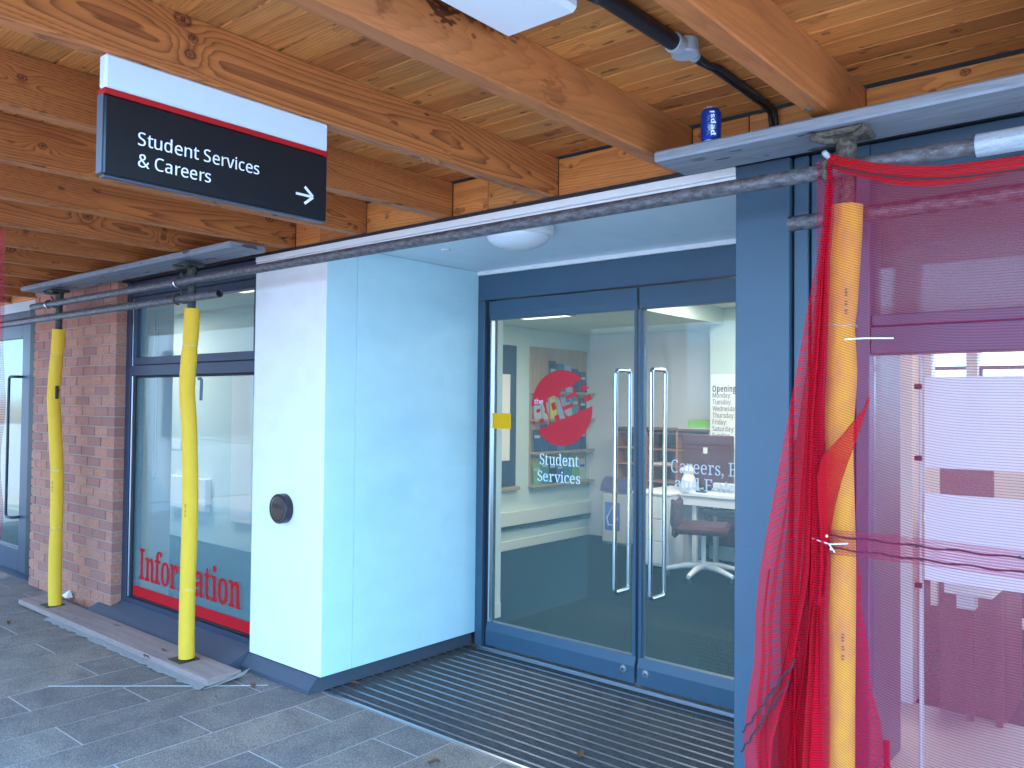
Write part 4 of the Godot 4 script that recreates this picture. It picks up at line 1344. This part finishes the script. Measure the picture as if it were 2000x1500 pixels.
# ------------------------------------------------------------------ fixtures hung on the building
func build_fittings() -> void:
	# hanging direction sign
	var S := thing("hanging_sign", "black hanging direction sign with white lettering and red line", "sign", Vector3(-2.18, 2.17, -1.27))
	var xa := -2.187
	var xb := -2.150
	obj("white_band", MB.new().bb(xa, xb, 2.400, 2.4895, -1.612, -0.914, 0.006), M.sign_white, S)
	obj("red_line", MB.new().bb(xa - 0.001, xb + 0.001, 2.384, 2.3995, -1.613, -0.913, 0.001), M.sign_red, S)
	obj("black_panel", MB.new().bb(xa, xb, 2.176, 2.3835, -1.612, -0.914, 0.005), M.sign_black, S)
	obj("end_cap", MB.new().bb(xa + 0.003, xb - 0.003, 2.180, 2.3835, -0.9135, -0.9095, 0.001), M.plinth, S)
	obj("bottom_edge", MB.new().bb(xa + 0.006, xb - 0.006, 2.1715, 2.1755, -1.608, -0.918, 0.001), M.plinth, S)
	words("lettering", "Student Services", sans, Vector3(xb + 0.0005, 2.270, -1.002), 0.362, 0.038, PI / 2, M.print_white, S, 0.001)
	words("lettering", "& Careers", sans, Vector3(xb + 0.0005, 2.213, -1.003), 0.207, 0.036, PI / 2, M.print_white, S, 0.001)
	var b := MB.new()
	b.xf = Transform3D(Basis(Vector3.UP, PI / 2), Vector3(xb, 2.243, -1.523))
	b.box(Vector3(-0.002, 0, 0.0005), Vector3(0.055, 0.0075, 0.001))
	for s in [1, -1]:
		b.xf = Transform3D(Basis(Vector3.UP, PI / 2) * Basis(Vector3.BACK, -s * PI / 4.6), Vector3(xb, 2.243 + s * 0.0135, -1.541))
		b.box(Vector3(0, 0, 0.0008), Vector3(0.040, 0.0085, 0.001))
	obj("arrow", b, M.print_white, S)
	# fluorescent batten under the boards
	var F := thing("batten_light", "white rectangular light fitting under the ceiling boards", "light fitting", Vector3(-1.32, 2.58, -1.1))
	obj("diffuser", MB.new().bb(-1.442, -1.205, 2.585, 2.632, -1.668, -0.50, 0.012), M.opal, F)
	obj("body", MB.new().bb(-1.43, -1.217, 2.633, 2.6595, -1.66, -0.51), M.desk_white, F)
	# conduit, junction box and cables
	var K := thing("cable_run", "black conduit with grey junction box and cables on the boards", "cable", Vector3(-1.16, 2.5, -1.7))
	obj("conduit", MB.new().tube([Vector3(-1.185, 2.634, -0.45), Vector3(-1.172, 2.634, -1.3), Vector3(-1.160, 2.634, -2.075)], 0.023, 14), M.black, K)
	obj("saddle", MB.new().tube([Vector3(-1.195, 2.655, -1.69), Vector3(-1.197, 2.63, -1.69), Vector3(-1.168, 2.609, -1.69), Vector3(-1.14, 2.628, -1.69), Vector3(-1.125, 2.655, -1.69)], 0.007, 6), M.black, K)
	b = MB.new().lathe([Vector2(0.0, 0.0), Vector2(0.036, 0.0), Vector2(0.040, 0.006), Vector2(0.040, 0.044), Vector2(0.0, 0.044)], Vector3(-1.157, 2.614, -2.125), Vector3.UP, 20)
	b.tube([Vector3(-1.160, 2.634, -2.06), Vector3(-1.158, 2.634, -2.09)], 0.029, 14)
	b.tube([Vector3(-1.157, 2.634, -2.155), Vector3(-1.157, 2.634, -2.188)], 0.018, 14)
	obj("junction_box", b, M.grey_plastic, K)
	for s in [-1, 1]:
		obj("cable", MB.new().tube([Vector3(-1.157 + s * 0.006, 2.636, -2.18), Vector3(-1.160 + s * 0.014, 2.638 - 0.006 * (s + 1), -2.24), Vector3(-1.165 + s * 0.010, 2.648, -2.34), Vector3(-1.172 + s * 0.0095, 2.648, -2.72), Vector3(-1.174 + s * 0.0095, 2.640, -2.79), Vector3(-1.175 + s * 0.0095, 2.60, -2.808), Vector3(-1.176 + s * 0.0095, 2.47, -2.808)], 0.0085, 8), M.black, K)
	# round opal lamp on the soffit
	var D := thing("soffit_lamp", "round white bulkhead lamp on the pale soffit above the doors", "lamp", Vector3(-2.625, 2.39, -3.13))
	obj("ring", MB.new().lathe([Vector2(0.150, -0.006), Vector2(0.172, -0.006), Vector2(0.180, 0.004), Vector2(0.180, 0.043)], Vector3(-2.625, 2.434, -3.13), Vector3.UP, 36), M.desk_white, D)
	var dome := []
	for i in 9: dome.append(Vector2(0.158 * sin(i * PI / 16), -0.066 * cos(i * PI / 16)))
	obj("opal_dome", MB.new().lathe(dome, Vector3(-2.625, 2.434, -3.13), Vector3.UP, 36), M.opal, D)
	tag(obj("detector_disc", MB.new().lathe([Vector2(0, -0.008), Vector2(0.022, -0.008), Vector2(0.028, 0.0)], Vector3(-3.33, 2.4775, -3.33), Vector3.UP, 18), M.desk_white), "tiny white disc on the soffit left of the round lamp", "detector")
	# push pad
	var U := thing("push_pad", "round black push pad for the doors on the white column", "push button", Vector3(-4.088, 0.90, -2.8))
	obj("housing", MB.new().lathe([Vector2(0.0, 0.047), Vector2(0.072, 0.047), Vector2(0.081, 0.049), Vector2(0.085, 0.044), Vector2(0.085, 0.0)], Vector3(-4.088, 0.982, -2.7995), Vector3.BACK, 40), M.black_plastic, U)
	obj("plate", MB.new().lathe([Vector2(0.0, 0.0495), Vector2(0.062, 0.0495), Vector2(0.074, 0.0460)], Vector3(-4.088, 0.982, -2.7995), Vector3.BACK, 40), mat(0.060, 0.036, 0.034, 0.32, 0.3), U)
	words("lettering", "PUSH", sans_bold, Vector3(-4.136, 0.984, -2.7497), 0.096, 0.026, 0.0, M.black, U, 0.0012)

# ------------------------------------------------------------------ office furniture seen through the glass
func build_furniture() -> void:
	rng.seed = 21
	# leaflet rack on the left wall
	var K := thing("leaflet_rack", "oak leaflet rack with four shelves on the office wall", "rack", Vector3(-5.86, 0.65, -7.8))
	obj("back_board", MB.new().bb(-5.868, -5.85, 0.66, 2.25, -8.32, -7.22, 0.002), M.oak, K)
	var ys := [1.715, 1.40, 1.03, 0.66]
	for y in ys:
		obj("shelf", MB.new().bb(-5.849, -5.75, y, y + 0.028, -8.36, -7.21, 0.003), M.oak, K)
	var tones := [["navy", Vector3(0.02, 0.035, 0.11)], ["blue", Vector3(0.04, 0.12, 0.30)], ["pale blue", Vector3(0.30, 0.45, 0.60)], ["black", Vector3(0.015, 0.018, 0.03)], ["white", Vector3(0.40, 0.44, 0.44)], ["yellow", Vector3(0.62, 0.55, 0.03)], ["green", Vector3(0.16, 0.36, 0.12)], ["teal", Vector3(0.05, 0.22, 0.26)]]
	var plan := [[-1, -1, 3, 1, 2, 0, 0], [4, 4, 5, 2, 4, 7, 3], [0, 0, 0, 1, 0, 0, 0], [6, 7, 3, 1, 7, 6, 4]]
	var lm := []
	for q in tones: lm.append(mat(q[1].x, q[1].y, q[1].z, 0.4))
	var nth := ["first", "second", "third", "fourth", "fifth", "sixth", "seventh"]
	var shelf_name := ["top", "second", "third", "bottom"]
	for r in 4:
		for c in 7:
			var t: int = plan[r][c]
			if t < 0: continue
			var h := 0.25 + 0.03 * ((c * 5 + r * 3) % 3) + (0.08 if r == 0 and c in [2, 3] else 0.0)
			var z := -7.30 - c * 0.147
			var b := MB.new()
			b.xf = Transform3D(Basis(Vector3.BACK, 0.10), Vector3(-5.80, ys[r] + 0.029, z))
			b.bb(-0.004, 0.004, 0.001, h, -0.068, 0.062, 0.001)
			var o := thing("leaflet", "%s leaflet, %s from the left on the %s shelf of the rack" % [tones[t][0], nth[c], shelf_name[r]], "leaflet", Vector3(-5.80, ys[r] + 0.03, z), "leaflets in the rack")
			obj("cover", b, lm[t], o)
			b = MB.new()
			b.xf = Transform3D(Basis(Vector3.BACK, 0.10), Vector3(-5.80, ys[r] + 0.029, z))
			b.bb(0.0042, 0.0052, h * 0.62, h * 0.74, -0.05, 0.045)
			obj("title_block", b, lm[4] if t != 4 else lm[1], o)
	var nb := thing("notice_frame", "tall dark framed notice on the office wall left of the rack", "notice", Vector3(-5.86, 0.65, -6.8))
	obj("frame", MB.new().bb(-5.868, -5.845, 0.70, 2.24, -6.97, -6.30, 0.003), M.frame_dark, nb)
	obj("sheet", MB.new().bb(-5.844, -5.842, 0.98, 1.92, -6.86, -6.40), M.paper, nb)
	obj("ledge", MB.new().bb(-5.868, -5.80, 0.655, 0.69, -7.00, -6.30, 0.003), M.oak, nb)
	# recycling bin
	var W := thing("recycling_bin", "pale grey recycling bin with rounded purple lid by the back wall", "bin", Vector3(-5.21, 0, -8.15))
	var b := MB.new()
	b.bb(-5.40, -5.02, 0.0, 0.60, -8.36, -7.98, 0.03)
	obj("body", b, M.bin_grey, W)
	b = MB.new()
	b.bb(-5.41, -5.01, 0.601, 0.72, -8.365, -8.10, 0.04)
	var poly := []
	for i in 7: poly.append(Vector2(-8.10 + 0.13 * sin(i * PI / 12.0), 0.602 + 0.16 * (1.0 - cos(i * PI / 12.0)) * 0.0 + 0.16 * cos(i * PI / 12.0)))
	poly.append(Vector2(-8.10, 0.602))
	poly.reverse()
	b.prism_x(poly, -5.40, -5.02)
	obj("lid", b, M.purple, W)
	obj("poster", MB.new().bb(-5.34, -5.14, 0.16, 0.48, -7.979, -7.977), M.poster_blue, W)
	obj("poster_mark", MB.new().tube([Vector3(-5.29, 0.22, -7.974), Vector3(-5.19, 0.22, -7.974), Vector3(-5.17, 0.30, -7.974), Vector3(-5.24, 0.43, -7.974), Vector3(-5.31, 0.30, -7.974)], 0.006, 6, false, true), M.print_white, W)
	# pigeonhole shelves along the back wall
	var P := thing("pigeonhole_unit", "low cherry wood pigeonhole shelves along the back wall", "shelves", Vector3(-4.6, 0, -8.25))
	obj("carcass", MB.new().bb(-5.24, -4.06, 0.0, 1.32, -8.39, -8.33), M.maroon, P)
	for k in 4: obj("upright", MB.new().bb(-5.25 + k * 0.39, -5.228 + k * 0.39, 0.0, 1.32, -8.329, -8.05, 0.002), M.cherry_edge, P)
	for k in 8: obj("shelf", MB.new().bb(-5.227, -4.07, 0.02 + k * 0.18, 0.036 + k * 0.18, -8.329, -8.06), M.cherry_edge if k in [3, 4, 5, 6] else M.cherry, P)
	obj("top", MB.new().bb(-5.27, -4.05, 1.322, 1.345, -8.39, -8.04, 0.003), M.cherry, P)
	tag(obj("green_box", MB.new().bb(-4.36, -4.02, 1.356, 1.44, -8.30, -8.12, 0.004), M.green_box), "bright green box on top of the pigeonhole shelves", "box")
	tag(obj("paper_stack", MB.new().bb(-4.46, -4.0, 1.346, 1.3555, -8.35, -8.08, 0.001), M.paper), "flat white papers under the green box on the shelves", "paper")
	tag(obj("paper_stack", MB.new().bb(-4.80, -4.55, 0.937, 0.956, -8.30, -8.08, 0.001), M.paper), "white papers lying in a pigeonhole shelf", "paper")
	# desks
	var T := thing("desk", "white office desk with monitor and papers behind the right door", "desk", Vector3(-3.4, 0, -7.3))
	obj("top", MB.new().bb(-4.03, -2.4, 0.715, 0.75, -7.92, -7.28, 0.004), M.desk_white, T)
	obj("apron", MB.new().bb(-4.00, -2.45, 0.625, 0.714, -7.34, -7.30, 0.003), M.desk_white, T)
	for x in [-3.90, -2.50]:
		for z in [-7.85, -7.40]: obj("leg", MB.new().bb(x, x + 0.045, 0.0, 0.714, z, z + 0.045, 0.003), M.desk_white, T)
	obj("modesty_panel", MB.new().bb(-3.98, -2.45, 0.16, 0.70, -7.90, -7.88, 0.003), M.maroon, T)
	obj("cable_tray", MB.new().bb(-3.95, -2.50, 0.50, 0.56, -7.70, -7.60, 0.004), M.black, T)
	var Q := thing("pedestal_cabinet", "white pedestal cabinet left of the desk", "cabinet", Vector3(-4.22, 0, -7.5))
	obj("carcass", MB.new().bb(-4.42, -4.02, 0.02, 0.715, -7.85, -7.12, 0.004), M.desk_white, Q)
	obj("top", MB.new().bb(-4.43, -4.01, 0.717, 0.74, -7.87, -7.10, 0.004), M.ceiling, Q)
	for k in 3: obj("drawer_front", MB.new().bb(-4.41, -4.03, 0.05 + k * 0.22, 0.255 + k * 0.22, -7.119, -7.107, 0.003), M.desk_white, Q)
	var mo := thing("monitor", "dark computer monitor back on the white desk", "monitor", Vector3(-3.77, 0.751, -7.43))
	obj("screen", MB.new().bb(-4.04, -3.50, 0.80, 1.31, -7.45, -7.41, 0.01), M.maroon, mo)
	obj("stand", MB.new().bb(-3.81, -3.73, 0.752, 0.90, -7.448, -7.42, 0.004), M.black, mo)
	obj("foot", MB.new().bb(-3.90, -3.64, 0.751, 0.765, -7.52, -7.35, 0.004), M.black, mo)
	obj("label", MB.new().bb(-3.81, -3.765, 1.13, 1.19, -7.409, -7.407), M.paper, mo)
	b = MB.new()
	var prof := [Vector2(0.0, 0.0), Vector2(0.075, 0.0), Vector2(0.082, 0.05), Vector2(0.07, 0.12), Vector2(0.05, 0.17), Vector2(0.055, 0.21), Vector2(0.035, 0.255), Vector2(0.0, 0.265)]
	prof.reverse()
	b.lathe(prof, Vector3(-3.93, 0.751, -7.34), Vector3.UP, 16)
	b.box(Vector3(-3.97, 0.965, -7.31), Vector3(0.07, 0.05, 0.06), 0.02)
	tag(obj("white_ornament", b, M.desk_white), "small white ornament on the left of the desk", "ornament")
	tag(obj("paper_stack", MB.new().bb(-3.66, -3.44, 0.80, 0.86, -7.36, -7.31, 0.01), M.paper), "cream folded paper standing on the desk under the monitor", "paper")
	tag(obj("paper_stack", MB.new().bb(-3.72, -3.2, 0.751, 0.768, -7.6, -7.30, 0.002), M.paper), "loose white papers spread on the desk top", "paper")
	# opening hours board
	var H := thing("opening_hours_board", "opening hours poster on the white pillar behind the door", "poster", Vector3(-3.6, 1.2, -7.94))
	obj("sheet", MB.new().bb(-4.005, -3.05, 1.15, 1.93, -7.948, -7.944), M.ceiling, H)
	words("lettering", "Opening hours", sans_bold, Vector3(-3.982, 1.722, -7.943), 0.46, 0.095, 0.0, M.print_maroon, H, 0.001)
	var days := ["Monday:", "Tuesday:", "Wednesday:", "Thursday:", "Friday:", "Saturday:", "Sunday:"]
	var wd := [0.205, 0.207, 0.285, 0.244, 0.158, 0.242, 0.195]
	for k in 7: words("lettering", days[k], sans, Vector3(-3.979, 1.668 - k * 0.0697, -7.943), wd[k], 0.070, 0.0, M.print_maroon, H, 0.001)
	# swivel chairs
	var c0 := swivel_chair()
	c0.position = Vector3(-3.58, 0, -6.98)
	c0.rotation.y = -1.2
	tag(c0, "dark red swivel chair with white star base before the desk", "chair", "office swivel chairs")
	var c1 := copy(c0, "swivel_chair", Vector3(-1.05, 0, -6.6), 2.4)
	tag(c1, "dark red swivel chair seen through the red netting", "chair", "office swivel chairs")
	# behind the netting
	var G := thing("cabinet", "dark maroon cabinet inside the netted window", "cabinet", Vector3(-0.9, 0, -4.9))
	obj("carcass", MB.new().bb(-1.11, -0.80, 0.004, 1.05, -5.3, -4.85, 0.004), M.maroon, G)
	obj("door_front", MB.new().bb(-1.10, -0.81, 0.05, 1.03, -4.849, -4.835, 0.003), M.maroon, G)
	var J := thing("side_table", "small white table in front of the maroon cabinet", "table", Vector3(-0.88, 0, -4.6))
	obj("top", MB.new().bb(-1.0, -0.79, 0.70, 0.80, -4.8, -4.45, 0.004), M.desk_white, J)
	obj("leg", MB.new().bb(-0.96, -0.88, 0.62, 0.70, -4.6, -4.52, 0.003), M.desk_white, J)
	for q in [[-0.835, -4.79], [-0.965, -4.79]]: obj("leg", MB.new().bb(q[0], q[0] + 0.03, 0.004, 0.70, q[1], q[1] + 0.03, 0.002), M.maroon, J)
	var mm := thing("monitor", "dark monitor on the far desk seen through the netting", "monitor", Vector3(-1.4, 0.74, -7.1))
	obj("screen", MB.new().bb(-1.62, -1.25, 0.86, 1.16, -7.12, -7.08, 0.01), M.maroon, mm)
	obj("stand", MB.new().bb(-1.47, -1.41, 0.742, 0.90, -7.13, -7.10, 0.004), M.black, mm)
	var T2 := thing("desk", "white office desk in the middle of the netted office", "desk", Vector3(-0.6, 0, -7.1))
	obj("top", MB.new().bb(-1.8, 0.6, 0.705, 0.74, -7.5, -6.9, 0.004), M.desk_white, T2)
	for x in [-1.75, 0.5]: obj("leg", MB.new().bb(x, x + 0.05, 0.0, 0.705, -7.4, -7.35, 0.003), M.desk_white, T2)
	# information room: door plate, blind cord, low radiator
	var A := thing("room_plate", "dark square room plate lettered A16b behind the information window", "sign", Vector3(-7.5, 1.66, -4.86))
	obj("plate", MB.new().bb(-7.70, -7.29, 1.655, 1.92, -4.874, -4.864, 0.003), M.gasket, A)
	words("lettering", "A16b", sans, Vector3(-7.665, 1.83, -4.863), 0.21, 0.062, 0.0, M.print_white, A, 0.001)
	var cd := []
	for i in 9: cd.append(Vector3(-5.998 + 0.0012 * i, 2.44 - i * 0.175, -2.955))
	for i in 7: cd.append(Vector3(-5.968 - 0.020 * cos(i * PI / 6), 1.035 - 0.020 * sin(i * PI / 6), -2.955))
	for i in 9: cd.append(Vector3(-5.948 - 0.0012 * i, 1.04 + i * 0.175, -2.955))
	tag(obj("blind_cord", MB.new().tube(cd, 0.0032, 6), M.cord), "looped blind cord hanging inside the information window", "cord")
	tag(obj("radiator", MB.new().bb(-9.4, -8.55, 0.35, 0.72, -4.89, -4.82, 0.01), M.ceiling), "low white radiator on the wall behind the information window", "radiator")
	tag(obj("wall_socket", MB.new().bb(-9.65, -9.25, 1.02, 1.13, -4.899, -4.885, 0.003), M.desk_white), "pale wall switch plate seen through the far left door", "switch")

func swivel_chair() -> Node3D:
	var C := thing("swivel_chair", "", "chair", Vector3.ZERO)
	var b := MB.new()
	b.box(Vector3(0, 0.47, 0), Vector3(0.47, 0.08, 0.46), 0.03)
	obj("seat", b, M.seat_red, C)
	b = MB.new()
	b.box(Vector3(0, 0.56, 0.24), Vector3(0.40, 0.34, 0.06), 0.028)
	obj("backrest", b, M.seat_red, C)
	obj("back_bar", MB.new().tube([Vector3(0, 0.44, 0.10), Vector3(0, 0.44, 0.27), Vector3(0, 0.50, 0.295), Vector3(0, 0.72, 0.285)], 0.018, 8), M.black, C)
	obj("column", MB.new().tube([Vector3(0, 0.09, 0), Vector3(0, 0.43, 0)], 0.022, 12), M.desk_white, C)
	for k in 5:
		var a := TAU * k / 5.0 + 0.3
		var d := Vector3(cos(a), 0, sin(a))
		obj("leg", MB.new().tube([Vector3(0, 0.13, 0), d * 0.17 + Vector3(0, 0.115, 0), d * 0.34 + Vector3(0, 0.075, 0)], [0.034, 0.028, 0.02], 8), M.desk_white, C)
		obj("caster", MB.new().tube([d * 0.33 + Vector3(-0.018, 0.028, 0), d * 0.33 + Vector3(0.018, 0.028, 0)], 0.027, 10), M.black, C)
	return C

# ------------------------------------------------------------------ mat, can, litter
func build_small() -> void:
	rng.seed = 30
	var E := thing("entrance_mat", "dark ribbed entrance mat with aluminium strips before the doors", "mat", Vector3(-2.53, -0.02, -3.43))
	obj("edge_frame", MB.new().bb(-3.757, -1.317, -0.03, 0.0015, -2.852, -2.832, 0.001), M.alu, E)
	obj("tray", MB.new().bb(-3.757, -1.317, -0.05, -0.026, -4.02, -2.853), M.gasket, E)
	for k in 16:
		var z := -4.018 + k * 0.0745
		obj("carpet_strip", MB.new().bb(-3.756, -1.318, -0.026, -0.002, z + 0.012, z + 0.0675, 0.003, Vector2(rng.randf(), rng.randf())), M.mat_dark, E)
		obj("rail", MB.new().bb(-3.756, -1.318, -0.026, 0.0005, z + 0.0005, z + 0.0042, 0.001), M.alu, E)
		obj("rail", MB.new().bb(-3.756, -1.318, -0.026, 0.0005, z + 0.0078, z + 0.0115, 0.001), M.alu, E)
	# drinks can
	var T := thing("drinks_can", "blue aluminium drinks can standing on the grey scaffold board", "can", Vector3(-1.252, 2.466, -2.478))
	var o := Vector3(-1.252, 2.466, -2.478)
	var cw := 128
	var data := PackedByteArray()
	for y in 64:
		for x in cw:
			var u := float(x) / cw
			var c := Vector3(0.016, 0.06, 0.40)
			if u > 0.50 and u < 0.66 and (int(y / 3.0) * 7 + int(x / 4.0) * 3) % 5 < 2 and y > 8 and y < 56: c = Vector3(0.12, 0.28, 0.55)
			if u > 0.53 and u < 0.60 and y > 20 and y < 34: c = Vector3(0.35, 0.5, 0.7)
			for k in 3: data.append(srgb8(c[k]))
	var cm := texmat(to_tex(cw, 64, data), 1.0, 1.0 / 0.098, 0.28)
	cm.metallic = 0.55
	obj("body", MB.new().lathe([Vector2(0.0265, 0.110), Vector2(0.033, 0.098), Vector2(0.033, 0.012), Vector2(0.027, 0.004)], o, Vector3.UP, 32), cm, T)
	obj("rim", MB.new().lathe([Vector2(0.0, 0.1105), Vector2(0.0235, 0.1105), Vector2(0.0245, 0.115), Vector2(0.027, 0.115), Vector2(0.0268, 0.109)], o, Vector3.UP, 32), M.alu, T)
	obj("base_ring", MB.new().lathe([Vector2(0.0275, 0.0045), Vector2(0.025, 0.0), Vector2(0.0, 0.002)], o, Vector3.UP, 32), M.alu, T)
	# lettering up the side that faces the right of the picture
	var tn := 0.66
	words("lettering", "pepsi", sans_bold, o + Vector3(sin(tn) * 0.0335 + cos(tn) * 0.010, 0.018, cos(tn) * 0.0335 - sin(tn) * 0.010), 0.078, 0.021, tn, M.print_white, T, 0.0012, PI / 2)
	# dead leaves
	for q in [[-2.639, -2.602, "curled brown leaf on the slabs in front of the mat"], [-3.70, -3.99, "brown leaf in the corner of the mat beside the door jamb"], [-3.70, -3.02, "brown leaf on the mat beside the column skirting"], [-6.525, -2.196, "reddish leaf on the slabs left of the sole board"], [-4.10, -2.62, "brown leaf by the plinth of the white column"], [-2.2, -3.1, "small brown leaf lying on the ribs of the mat"]]:
		var b := MB.new()
		var a := rng.randf() * TAU
		b.xf = Transform3D(Basis(Vector3.UP, a), Vector3(q[0], 0.004, q[1]))
		var pts := []
		var uv := []
		for r in 6:
			var row := []
			var ur := []
			for c in 5:
				var t := r / 5.0
				var w := 0.016 * sin(PI * (0.08 + 0.86 * t))
				var s := c / 4.0 - 0.5
				row.append(Vector3(s * 2.0 * w, 0.004 + 0.9 * absf(s) * absf(s) * 0.03 + 0.006 * sin(t * 5.0), (t - 0.5) * 0.055))
				ur.append(Vector2(s, t))
			pts.append(row); uv.append(ur)
		b.patch(pts, uv, true)
		tag(obj("dead_leaf", b, M.leaf), q[2], "leaf", "dead leaves on the ground")
	# specks of litter trodden into the mat and blown against the plinth
	var lt := MB.new()
	for k in 260:
		var p := Vector3(rng.randf_range(-3.74, -1.35), 0.001, rng.randf_range(-4.0, -2.87))
		if k > 120 and k <= 180: p = Vector3(rng.randf_range(-3.75, -3.60), 0.001, rng.randf_range(-4.0, -2.85))
		elif k > 180: p = Vector3(rng.randf_range(-7.0, -3.6), 0.0015, -2.60 + rng.randf_range(-0.02, 0.32) if k > 215 else -2.72)
		if k > 180 and p.x < -4.25 and p.z < -2.40: p.z = -2.36 + rng.randf_range(0.0, 0.25)
		lt.xf = Transform3D(Basis(Vector3.UP, rng.randf() * TAU) * Basis(Vector3.RIGHT, rng.randf_range(-0.3, 0.3)), p + Vector3(0, 0.0015, 0))
		var w := rng.randf_range(0.003, 0.009)
		lt.box(Vector3.ZERO, Vector3(w, 0.0015, w * rng.randf_range(0.4, 1.0)))
	tag(obj("leaf_litter", lt, M.leaf), "scattered brown specks of leaf litter on the mat and by the plinth", "litter", "", "stuff")
	# crumpled plastic sheet along the front of the sole board, with its curled end
	var nz := FastNoiseLite.new()
	nz.seed = 4
	nz.frequency = 9.0
	var pl := thing("plastic_sheet", "crumpled grey plastic sheet under the front edge of the sole board", "plastic sheet", Vector3(-5.3, 0.0, -2.42))
	var pts := []
	var uv := []
	for r in 9:
		var row := []
		var ur := []
		for c in 150:
			var x := lerpf(-6.45, -4.262, c / 149.0)
			var t := r / 8.0
			var ragged := 0.045 + 0.03 * nz.get_noise_2d(x * 0.8, 3.0) + 0.012 * nz.get_noise_2d(x * 3.0, 9.0)
			var z := lerpf(-2.436, -2.436 + ragged, t)
			var y := 0.012 * (1.0 - t) + 0.004 + 0.011 * absf(nz.get_noise_2d(x * 1.6, z * 6.0)) * (1.0 - 0.6 * t)
			row.append(Vector3(x, y, z)); ur.append(Vector2(x, z))
		pts.append(row); uv.append(ur)
	var b2 := MB.new()
	b2.patch(pts, uv)
	obj("crumpled_strip", b2, M.plastic_sheet, pl)
	pts = []; uv = []
	for r in 7:
		var row := []
		var ur := []
		for c in 14:
			var t := c / 13.0
			var s := r / 6.0
			row.append(Vector3(-4.262 + 0.012 + s * (0.012 + 0.05 * t * t), 0.006 + s * 0.01 + 0.045 * t * t * s + 0.02 * t * t, lerpf(-2.40, -2.66, t)))
			ur.append(Vector2(t, s))
		pts.append(row); uv.append(ur)
	b2 = MB.new()
	b2.patch(pts, uv)
	obj("curled_end", b2, M.paper, pl)
	# chalk line across the slabs and a scrap of paper by the pier
	var d := Vector3(-4.02 + 4.945, 0, -2.62 + 1.87)
	b2 = MB.new()
	b2.tube([Vector3(-4.945, 0.0015, -1.87), Vector3(-4.49, 0.0015, -2.285), Vector3(-4.27, 0.0015, -2.48), Vector3(-4.06, 0.0015, -2.69)], 0.003, 5)
	tag(obj("chalk_line", b2, M.joint), "thin pale line drawn across the slabs to the column", "line")
	b2 = MB.new()
	b2.face([Vector3(-6.93, 0.05, -2.70), Vector3(-6.80, 0.052, -2.68), Vector3(-6.86, 0.10, -2.735)], [Vector2.ZERO, Vector2.RIGHT, Vector2.ONE])
	b2.face([Vector3(-6.80, 0.052, -2.68), Vector3(-6.79, 0.052, -2.73), Vector3(-6.86, 0.10, -2.735)], [Vector2.ZERO, Vector2.RIGHT, Vector2.ONE])
	tag(obj("paper_scrap", b2, M.paper), "torn white paper scrap against the foot of the brick pier", "paper")
